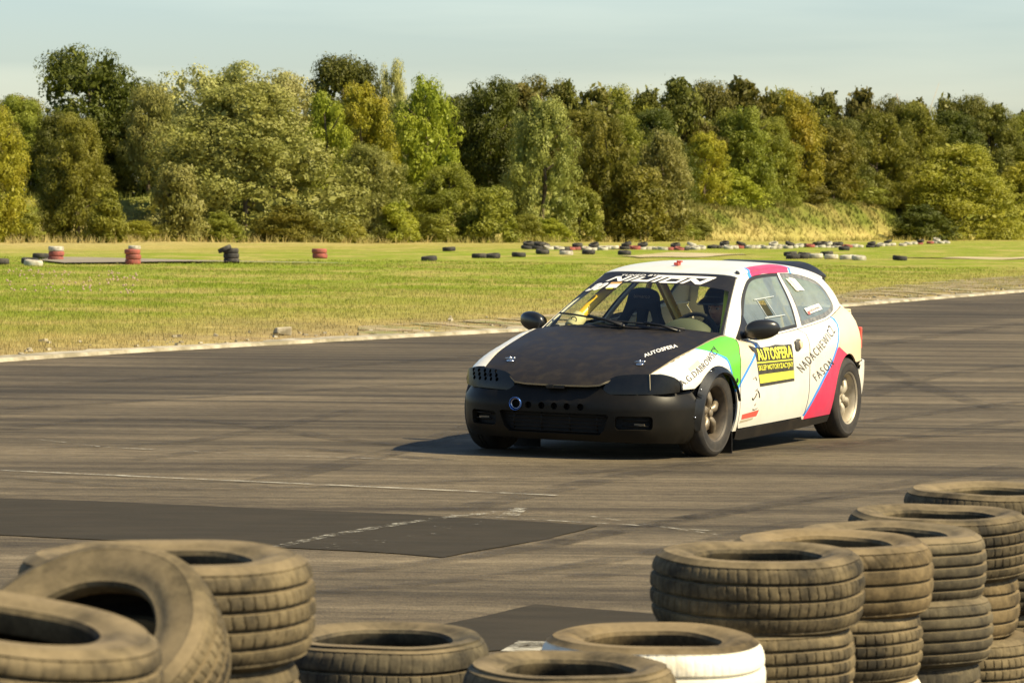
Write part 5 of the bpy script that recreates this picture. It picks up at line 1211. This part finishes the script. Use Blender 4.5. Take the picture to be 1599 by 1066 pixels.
# far rank of pines and mixed trees on higher ground behind
pn = [(700, 110, 150, 'oak'), (738, 90, 165, 'pine'), (815, 95, 124, 'pine'), (846, 70, 118, 'pine'), (880, 66, 121, 'pine'), (925, 100, 128, 'pine'), (968, 80, 134, 'olive'), (1008, 90, 130, 'pine'), (1062, 95, 114, 'pine'), (1110, 80, 128, 'pine'), (1158, 100, 116, 'pine'), (1200, 75, 133, 'pine'),
      (1245, 80, 140, 'olive'), (1283, 90, 134, 'pine'), (1342, 76, 130, 'pine'), (1380, 66, 152, 'pine'), (1428, 70, 150, 'pine'), (1478, 75, 144, 'pine'), (1512, 66, 150, 'pine'), (1548, 66, 154, 'pine'), (1598, 70, 166, 'pine'), (1640, 90, 160, 'pine'), (10, 110, 150, 'olive'), (-50, 100, 150, 'mid')]
pl_ = {846: 'pine with a pointed top just right of the gap over the silver willow', 1062: 'tall pine with the highest top above the car roof', 1158: 'broad dark pine crown right of the tall central pine', 1342: 'pointed pine standing above the olive trees on the right', 1478: 'pine left of the notch in the treeline at the right', 1598: 'last pine at the right edge of the photo'}
for i, (px, wd, tp, lf) in enumerate(pn):
    kd = 'pine' if lf == 'pine' and i % 3 else 'round'
    lb = pl_.get(px)
    tree('pine_tree' if lf == 'pine' else 'deciduous_tree', kd, lf, px, wd*1.45, tp, 300, 24+(i*7) % 11, lb or 'dark tree among the distant rank behind the treeline', group=None if lb else 'distant trees behind the front rank')
for i, px in enumerate(list(range(-30, 780, 62))+list(range(790, 1660, 58))):
    tree('deciduous_tree', 'dome', ('olive', 'mid', 'oak', 'pine')[i % 4], px, 125, (150 if px < 60 else 175 if px < 700 else 160+(i*13) % 25), 310, 17+(i*5) % 8, 'leafy tree of the dense wood behind the front rank', group='wood behind the front rank')
for i, (px, tp, off) in enumerate([(40, 330, -2), (215, 345, 0), (250, 352, -1), (345, 330, -2), (540, 335, -3), (680, 335, -3), (820, 335, 1), (860, 340, 0), (1080, 330, 6), (1060, 345, 2), (1560, 300, 2), (1600, 300, 2)]):
    tree('bush', 'bush', ('mid', 'lime', 'olive')[i % 3], px, 70, tp, 384, off, 'low bush at the foot of the treeline', 'bush', group='low bushes at the foot of the treeline')
# bare pale dead tree
p = at_dist(1410, 240, 330); gz = float(hts(p.x, 330)); H = at_dist(1410, 150, 318).z-gz; p = at_dist(1410, 240, 318)
parts = [tube([(0, 0, 0), (.1, 0, H*.35), (-.2, 0, H*.62), (-.9, 0, H*.86), (-1.2, 0, H)], [.2, .17, .12, .07, .03], 8)]
for (z, dx, dz, rr3) in ((.45, 1.3, 2.6, .08), (.55, -1.5, 2.2, .07), (.6, 1.0, 3.2, .06), (.68, -1.9, 1.6, .05), (.72, .9, 2.2, .04), (.8, -1.6, .8, .03), (.5, 2.3, 5.6, .05)):
    parts.append(tube([(0, 0, z*H), (dx*.5, .2, z*H+dz*.4), (dx, .3, z*H+dz)], [rr3, rr3*.7, rr3*.25], 6))
o = mk('dead_tree', *merge(*parts), DEADB); o.location = (p.x, 312, gz); meta(o, 'bare pale dead tree with forked branches among the pines at the right', 'tree')

# ------------------------------------------------------------------ old tyres of the barrier
def dirtmat(name, rub, dust, lo, hi, paint=None):
    m, nt, b = newmat(name); L = nt.links.new; tc = nt.nodes.new('ShaderNodeTexCoord'); oi = nt.nodes.new('ShaderNodeObjectInfo')
    ad = nt.nodes.new('ShaderNodeVectorMath'); ad.operation = 'ADD'; cm = nt.nodes.new('ShaderNodeCombineXYZ'); ml = nt.nodes.new('ShaderNodeMath'); ml.operation = 'MULTIPLY'; ml.inputs[1].default_value = 40; L(oi.outputs['Random'], ml.inputs[0]); L(ml.outputs[0], cm.inputs[0]); L(tc.outputs['Object'], ad.inputs[0]); L(cm.outputs[0], ad.inputs[1])
    def nz_(s, d=8, r=.68):
        n = nt.nodes.new('ShaderNodeTexNoise'); n.inputs['Scale'].default_value = s; n.inputs['Detail'].default_value = d; n.inputs['Roughness'].default_value = r; L(ad.outputs[0], n.inputs[0]); return n.outputs[0]
    r = nt.nodes.new('ShaderNodeValToRGB'); r.color_ramp.elements[0].position = lo; r.color_ramp.elements[1].position = hi; r.color_ramp.elements[0].color = (*rub, 1); r.color_ramp.elements[1].color = (*dust, 1); L(nz_(5), r.inputs[0])
    n2 = nz_(38, 6); r2 = nt.nodes.new('ShaderNodeValToRGB'); r2.color_ramp.elements[0].position = .3; r2.color_ramp.elements[1].position = .7; r2.color_ramp.elements[0].color = (.62, .6, .56, 1); r2.color_ramp.elements[1].color = (1.2, 1.18, 1.12, 1); L(n2, r2.inputs[0])
    mx = nt.nodes.new('ShaderNodeMix'); mx.data_type = 'RGBA'; mx.blend_type = 'MULTIPLY'; mx.inputs[0].default_value = 1; L(r.outputs[0], mx.inputs[6]); L(r2.outputs[0], mx.inputs[7])
    # sunlit tops painted in: tan over upward faces, patchy with dust; the rest darker
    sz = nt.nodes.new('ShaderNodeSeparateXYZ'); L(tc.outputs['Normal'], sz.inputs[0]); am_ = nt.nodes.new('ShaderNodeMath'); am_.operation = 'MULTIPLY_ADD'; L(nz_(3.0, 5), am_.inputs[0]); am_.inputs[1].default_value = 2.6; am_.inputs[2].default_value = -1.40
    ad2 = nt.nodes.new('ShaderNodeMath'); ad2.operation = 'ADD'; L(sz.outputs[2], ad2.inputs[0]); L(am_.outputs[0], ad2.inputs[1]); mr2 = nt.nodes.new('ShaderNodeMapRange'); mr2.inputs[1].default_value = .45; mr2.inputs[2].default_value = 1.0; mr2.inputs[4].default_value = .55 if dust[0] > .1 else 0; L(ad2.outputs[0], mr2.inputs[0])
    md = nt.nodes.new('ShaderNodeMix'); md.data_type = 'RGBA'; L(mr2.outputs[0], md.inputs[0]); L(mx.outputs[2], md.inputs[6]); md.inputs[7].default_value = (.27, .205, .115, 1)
    L(md.outputs[2], b.inputs['Base Color']); b.inputs['Roughness'].default_value = .85; b.inputs['Specular IOR Level'].default_value = .25
    bp = nt.nodes.new('ShaderNodeBump'); bp.inputs['Strength'].default_value = .35; bp.inputs['Distance'].default_value = .004; L(n2, bp.inputs['Height']); L(bp.outputs[0], b.inputs['Normal']); return m
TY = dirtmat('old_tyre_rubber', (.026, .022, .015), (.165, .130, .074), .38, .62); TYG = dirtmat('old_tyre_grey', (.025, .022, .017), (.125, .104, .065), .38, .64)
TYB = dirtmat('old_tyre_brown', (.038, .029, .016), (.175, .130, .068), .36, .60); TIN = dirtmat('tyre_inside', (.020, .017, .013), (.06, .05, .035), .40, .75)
TWH = pmat('tyre_white_paint', (.78, .74, .62), .7, col2=(.50, .44, .32), nscale=9, lo=.52, hi=.80, bump=.2, bscale=50)
TRD = pmat('tyre_red_paint', (.34, .085, .06), .8, col2=(.20, .065, .05), nscale=5); TBK = pmat('tyre_plain', (.022, .021, .019), .8, col2=(.06, .052, .04), nscale=6)
def tyre_mesh(R, w_, ribs, pattern, seed, mats, painted=False, n=540, bead=.180):
    h = w_/2; rs = R-.020
    side = [(bead+.018, h*.40), (bead+.004, h*.62), (bead, h*.80), (bead+.006, h*.90), (bead+.022, h*.93), (bead+.030, h*.98), (bead+.045, h*1.02), ((bead+R)/2, h*1.06), ((bead+R)/2+.022, h*1.02), ((bead+R)/2+.026, h*1.035), (R-.030, h*.97), (R-.018, h*.90)]
    half = h*.86; prof = list(side); tag_ = ['side']*12
    zs = []; gw = .0056; x = half
    N_ = ribs; rwid = (2*half-(N_-1)*2*gw)/N_
    for i in range(N_):
        z1 = half-i*(rwid+2*gw); z0 = z1-rwid
        sh = .010 if i == 0 else .0; sl_ = .010 if i == N_-1 else .0
        m = 5
        for k in range(m+1):
            t = k/m; zz = z1+(z0-z1)*t; cr_ = R-.010*(zz/half)**2-.006*abs(zz/half)**6-.0022*(2*t-1)**4; prof.append((cr_, zz)); tag_.append('rib%d' % i)
        if i < N_-1:
            prof.append((R-.015-.010*(z0/half)**2, z0-gw*.35)); tag_.append('gr'); prof.append((R-.015-.010*(z0/half)**2, z0-gw*1.65)); tag_.append('gr')
    ns = len(side)
    prof += [(r, -z) for r, z in reversed(side)]; tag_ += ['side']*12
    prof += [(bead+.05, -h*.62), (R-.035, -h*.74), (R-.022, -h*.4), (R-.022, h*.4), (R-.035, h*.74), (bead+.05, h*.62)]; tag_ += ['in']*6
    m = len(prof); th = 2*PI*np.arange(n)/n; R_ = np.array([p[0] for p in prof]); Z_ = np.array([p[1] for p in prof])
    rr4 = np.repeat(R_[None], n, 0).copy(); zz4 = np.repeat(Z_[None], n, 0).copy(); rg = np.random.RandomState(seed)
    for j in range(m):
        if tag_[j].startswith('rib'):
            i = int(tag_[j][3:]); z = Z_[j]; edge = i in (0, N_-1)
            if pattern == 'slant': ph = th*66+(z/half)*3.0*(1 if i < N_/2 else -1)+(0 if edge else 1.3)
            elif pattern == 'block': ph = th*58+(z/half)*(1.5 if i % 2 else -1.5)
            elif pattern == 'arc': ph = th*48+5.5*(z/half)**2+(z/half)*1.6
            else: ph = th*72
            f = np.mod(ph/(2*PI)*(1.0), 1); cut = (f < (.20 if edge else .16))
            dpt = .0045 if (edge or pattern in ('slant', 'block', 'arc')) else 0
            if pattern in ('ribbed', 'arc') and not edge: dpt = 0
            if pattern == 'ribbed': dpt *= .55
            rr4[:, j] -= cut*dpt*(.45 if edge else .75)
    # worn and slightly out of round
    rr4[:, 3:10] += (.0016*np.sign(np.sin(th*46+seed))*(np.sin(th*3+seed) > .2))[:, None]*(np.arange(7) == 3)[None]
    wob = .0022*np.sin(2*th+seed)+.0014*np.sin(3*th+seed*2)+.001*np.sin(7*th); rr4 += wob[:, None]; zz4 += (.0020*np.sin(2*th+seed*3)+.0012*np.sin(5*th+seed))[:, None]
    V = np.stack([rr4*np.cos(th)[:, None], rr4*np.sin(th)[:, None], zz4], -1).reshape(-1, 3)
    a = np.arange(n)[:, None]*m+np.arange(m)[None]; b = np.arange(n)[:, None]*m+(np.arange(m)[None]+1) % m; c = ((np.arange(n)[:, None]+1) % n)*m+(np.arange(m)[None]+1) % m; d = ((np.arange(n)[:, None]+1) % n)*m+np.arange(m)[None]
    F = np.stack([a, d, c, b], -1).reshape(-1, 4)
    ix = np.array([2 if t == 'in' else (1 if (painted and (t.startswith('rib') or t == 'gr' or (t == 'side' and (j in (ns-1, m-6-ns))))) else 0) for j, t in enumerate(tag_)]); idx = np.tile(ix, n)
    me_o = mkfast('tyre', V, F, mats, True, idx); me = me_o.data; bpy.data.objects.remove(me_o); me.set_sharp_from_angle(angle=math.radians(38)); return me
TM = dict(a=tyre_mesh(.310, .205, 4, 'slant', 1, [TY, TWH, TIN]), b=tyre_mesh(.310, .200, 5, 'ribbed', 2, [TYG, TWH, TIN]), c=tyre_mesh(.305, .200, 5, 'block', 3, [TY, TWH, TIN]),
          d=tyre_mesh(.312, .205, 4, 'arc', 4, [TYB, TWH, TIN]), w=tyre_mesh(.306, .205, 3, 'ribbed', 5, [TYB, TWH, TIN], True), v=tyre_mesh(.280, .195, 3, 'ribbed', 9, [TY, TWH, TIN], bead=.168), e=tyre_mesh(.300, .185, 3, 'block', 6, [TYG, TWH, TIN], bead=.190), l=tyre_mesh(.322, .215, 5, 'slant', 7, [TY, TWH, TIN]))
def tyre(me, p, label, rot=None, group=None, rz=0, s=1):
    o = bpy.data.objects.new('tyre', TM[me] if isinstance(me, str) else me); C.objects.link(o); o.location = p
    if rot: o.rotation_mode = 'QUATERNION'; o.rotation_quaternion = Vector((0, 0, 1)).rotation_difference(Vector(rot).normalized()) @ Matrix.Rotation(rz, 3, 'Z').to_quaternion()
    else: o.rotation_euler = (0, 0, rz)
    if s != 1: o.scale = (s, s, s)
    return meta(o, label, 'tyre', group)
TILT = (.0, -.030, 1)
def stack(cx, cy, ztop, items, tilt=TILT):
    """items from the top: (mesh, height, dx, dy, label)"""
    b = G(cx, cy, ztop); z = ztop
    for k, (me, hh, dx, dy, lb) in enumerate(items):
        z -= hh; tyre(me, (b.x+dx, b.y+dy, z+hh/2), lb, tilt if k == 0 else (rnd.uniform(-.012, .012), -.012, 1), rz=rnd.uniform(0, 6))
stack(1184, 862, .613, [('a', .205, 0, 0, 'large tyre with slanted tread on top of the nearest stack on the right'), ('c', .20, -.022, -.01, 'second tyre down in the nearest stack on the right, next to the white-painted tyre'), ('b', .20, .0, .02, 'bottom tyre of the nearest stack on the right')])
stack(1297, 844, .600, [('d', .20, 0, 0, 'smooth brown-grey tyre on top of the second stack from the front on the right'), ('c', .20, -.02, 0, 'blocky-treaded middle tyre of the second stack on the right'), ('w', .20, -.02, .01, 'pale painted tyre at the bottom of the second stack on the right')])
stack(1387, 829, .582, [('b', .20, 0, 0, 'ribbed tyre on top of the third stack on the right'), ('b', .20, .025, -.01, 'ribbed middle tyre sticking out to the right in the third stack on the right'), ('e', .18, .0, 0, 'bottom tyre of the third stack on the right')])
stack(1465, 800, .597, [('c', .20, 0, 0, 'dusty light tyre on top of the fourth stack, level with the right edge'), ('d', .20, -.035, .02, 'ochre brown middle tyre of the fourth stack on the right'), ('c', .20, .02, -.03, 'lowest visible tyre of the fourth stack at the right edge')])
stack(1545, 764, .615, [('a', .205, 0, 0, 'top tyre of the farthest stack at the right edge of the photo'), ('b', .20, .05, -.02, 'grey ribbed tyre under the top one in the farthest stack'), ('c', .20, .03, 0, 'bottom tyre of the farthest stack at the right edge')])
stack(1020, 992, .434, [('w', .21, 0, 0, 'white-painted tyre with brown sidewall lying on top of the low middle stack'), ('c', .22, .01, 0, 'tyre under the white-painted tyre')])
stack(890, 1035, .424, [('v', .205, 0, 0, 'low worn tyre in front of the white-painted tyre at the bottom edge'), ('c', .215, .01, -.02, 'tyre under the low worn tyre at the bottom edge')])
stack(597, 991, .41, [('e', .19, 0, 0, 'flat dusty tyre lying low between the left stack and the middle of the frame'), ('b', .20, -.01, .01, 'tyre under the flat dusty tyre left of the middle')])
stack(259, 866, .84, [('l', .215, 0, 0, 'large ribbed tyre on top of the tall left stack'), ('c', .205, -.012, .0, 'second tyre of the tall left stack'), ('b', .20, .01, .0, 'third tyre of the tall left stack'), ('a', .205, 0, .01, 'bottom tyre of the tall left stack')], (.0, -.02, 1))
# two tyres thrown on top at the left
q = at_dist(143, 1042, 7.60); tyre('l', q, 'tilted tyre leaning on the tall left stack, dark opening towards the camera', (-.24, -.62, .75), rz=.4, s=.86)
q = at_dist(-24, 1050, 6.42); tyre('c', q, 'foremost tyre lying at the bottom left corner, tipped down to the right', (.15, -.05, 1), rz=1.0, s=.97)
for k, (me, h_) in enumerate((('c', .20), ('b', .20), ('d', .205), ('e', .17))):
    tyre(me, (-.90+.01*k, 6.43, .09+.182*k), ('bottom', 'second lowest', 'third', 'topmost supporting')[k]+' tyre of the stack carrying the foremost tyre at the left corner', rz=k)
for k, me in enumerate(('c', 'e')): tyre(me, (-.90, 7.22, .09+.175*k), ('bottom', 'upper')[k]+' tyre of the low stack under the tilted tyre', rz=k)
# ------------------------------------------------------------------ small far tyres on the infield
def small_tyre(mat, R=.29, w_=.19):
    h = w_/2; prof = [(R*.56, h*.8), (R*.62, h), (R*.85, h*1.0), (R*.97, h*.8), (R, h*.4), (R, -h*.4), (R*.97, -h*.8), (R*.85, -h), (R*.62, -h), (R*.56, -h*.8), (R*.8, -h*.5), (R*.8, h*.5)]
    V, F = lathe(prof, 28, 'z', True); o = mk('tyre', V, F, mat, None, True, None, 50); me = o.data; bpy.data.objects.remove(o); return me
SM = dict(r=small_tyre(TRD), w=small_tyre(pmat('faded_white_paint', (.50, .47, .38), .8, col2=(.30, .27, .20), nscale=6)), k=small_tyre(TBK), g=small_tyre(TYG))
def farstack(px, base, cols, label, grp=None, s=1.0, dx=0, labels=None):
    p = G(px, base); zz = float(hts(p.x, p.y))
    for k, c_ in enumerate(cols):
        tyre(SM[c_], (p.x+dx*k+rnd.uniform(-.02, .02), p.y, zz+(.095+.185*k)*s), (labels or [label]*9)[k] if not labels else labels[k], rz=rnd.uniform(0, 6), group=grp, s=s)
def ls(f): return [f % w for w in ('bottom', 'middle', 'top')]
farstack(87, 412, 'rrw', '', s=.80, labels=['bottom red tyre of the leftmost painted stack on the infield', 'middle red tyre of the leftmost painted stack on the infield', 'white tyre on top of the leftmost red stack on the infield'])
farstack(207, 416.5, 'rrr', '', s=.78, labels=['bottom red tyre of the taller red stack left of the path', 'middle red tyre of the taller red stack left of the path', 'pinkish top tyre of the taller red stack left of the path'])
p = G(207, 416.5); tyre(SM['w'], (p.x+.05, p.y+.02, float(hts(p.x, p.y))+.185*.78*3+.05), 'thin white tyre capping the taller red stack', s=.62)
farstack(361, 416, 'kkk', '', s=.80, labels=['bottom black tyre of the black stack at the kart path', 'middle black tyre of the black stack at the kart path', 'top black tyre of the black stack at the kart path'])
p = G(352, 416); tyre(SM['k'], (p.x-.02, p.y-.1, float(hts(p.x, p.y))+.42), 'black tyre leaning on the left of the black stack', (-.45, 0, 1), s=.7)
farstack(499, 409, 'rr', '', s=.85, labels=['lower red tyre of the short red stack in mid field', 'upper red tyre of the short red stack in mid field'])
for px, b, c_, lb, tl_ in [(47, 414, 'k', 'black tyre lying left of the white-capped stack', 0), (64, 410, 'k', 'dark tyre close behind the leftmost white-capped stack', 0), (52, 419, 'w', 'half-sunk white tyre below the black one at the left', 0), (0, 415, 'k', 'black tyre cut by the left edge of the photo', 0), (670, 411, 'k', 'single black tyre alone in the grass left of the car', 0), (701, 398, 'k', 'far black tyre lying right of the single one', 0), (770, 405, 'k', 'black tyre lying in the grass above the bonnet, bigger than its neighbour', 0), (748, 406, 'k', 'small dark tyre just left of the one above the bonnet', 0), (810, 404, 'k', 'black tyre left of the pair below the tyre row', 0), (847, 402, 'k', 'black tyre below the left end of the tyre row', 0), (884, 401, 'k', 'black tyre on top of a white one below the tyre row', 0), (919, 401, 'k', 'black tyre right of the white-footed one', 0), (975, 402, 'k', 'dark tyre above the windscreen pillar', 0),
                      (1238, 408, 'k', 'big black tyre, left one of the pair above the spoiler', 0), (1253, 408, 'k', 'big black tyre, right one of the pair above the spoiler', 0), (1234, 404.5, 'k', 'black tyre on top of the left one of the big pair', 0), (1256, 404, 'k', 'black tyre on top of the right one of the big pair', 0), (1274, 408, 'w', 'white tyre just right of the big black pair', 0), (1291, 402, 'k', 'black tyre lying over white ones right of the car roof', 0), (1298, 409, 'w', 'white tyre under the black one right of the roof', 0), (1322, 410, 'w', 'second white tyre right of the roof', 0), (1341, 411, 'w', 'last white tyre of the short line right of the roof', 0), (1405, 412, 'k', 'flat dark tyre half hidden in the grass at the right', 0), (1318, 396, 'k', 'small black tyre in front of the right part of the tyre row', 0)]:
    p = G(px, b); z = float(hts(p.x, p.y)); tyre(SM[c_], (p.x, p.y, z+(.27 if tl_ else .09)), lb, (.25, -1, .15) if tl_ else (rnd.uniform(-.1, .1), rnd.uniform(-.1, .1), 1), rz=rnd.uniform(0, 6), s=.9)
p = G(884, 402); tyre(SM['w'], (p.x, p.y-.5, float(hts(p.x, p.y))+.06), 'white tyre under the black one below the tyre row', s=.9)
pat = 'wwwwrrwwwwrrwwwrrwwwkwwrwwwwwwrwwwrwwkwwwwrrww'
names_ = {'w': 'white', 'r': 'red', 'k': 'black'}
N_ = 78
for i in range(N_):
    t = i/(N_-1); px = 822+(1478-822)*t; py = np.interp(px, [820, 1000, 1200, 1300, 1400, 1480], [395, 393.5, 392.5, 390, 386, 382.5])+rnd.uniform(-.6, .6)
    if i in (33, 62, 68, 73): continue
    c_ = pat[int(i*46/N_) % 46] if i > 2 else 'k'
    if i % 11 == 7: c_ = 'k'
    p = G(px, py); z = float(hts(p.x, p.y)); tyre(SM[c_], (p.x, p.y, z+.075), names_[c_]+' tyre of the bottom line in the distant tyre row', (rnd.uniform(-.15, .15), rnd.uniform(-.25, .05), 1), rz=rnd.uniform(0, 6), group='%s tyres in the distant row' % names_[c_], s=.80)
    if (i % 9 in (0, 3)) or i < 4 or 52 < i < 57:
        c2 = 'k' if (i % 5 or i < 4) else 'w'; tyre(SM[c2], (p.x+.08, p.y+.12, z+.235), names_[c2]+' tyre lying on top of the distant tyre row', (rnd.uniform(-.3, .3), rnd.uniform(-.3, .1), 1), rz=rnd.uniform(0, 6), group='%s tyres topping the distant row' % names_[c2], s=.80)
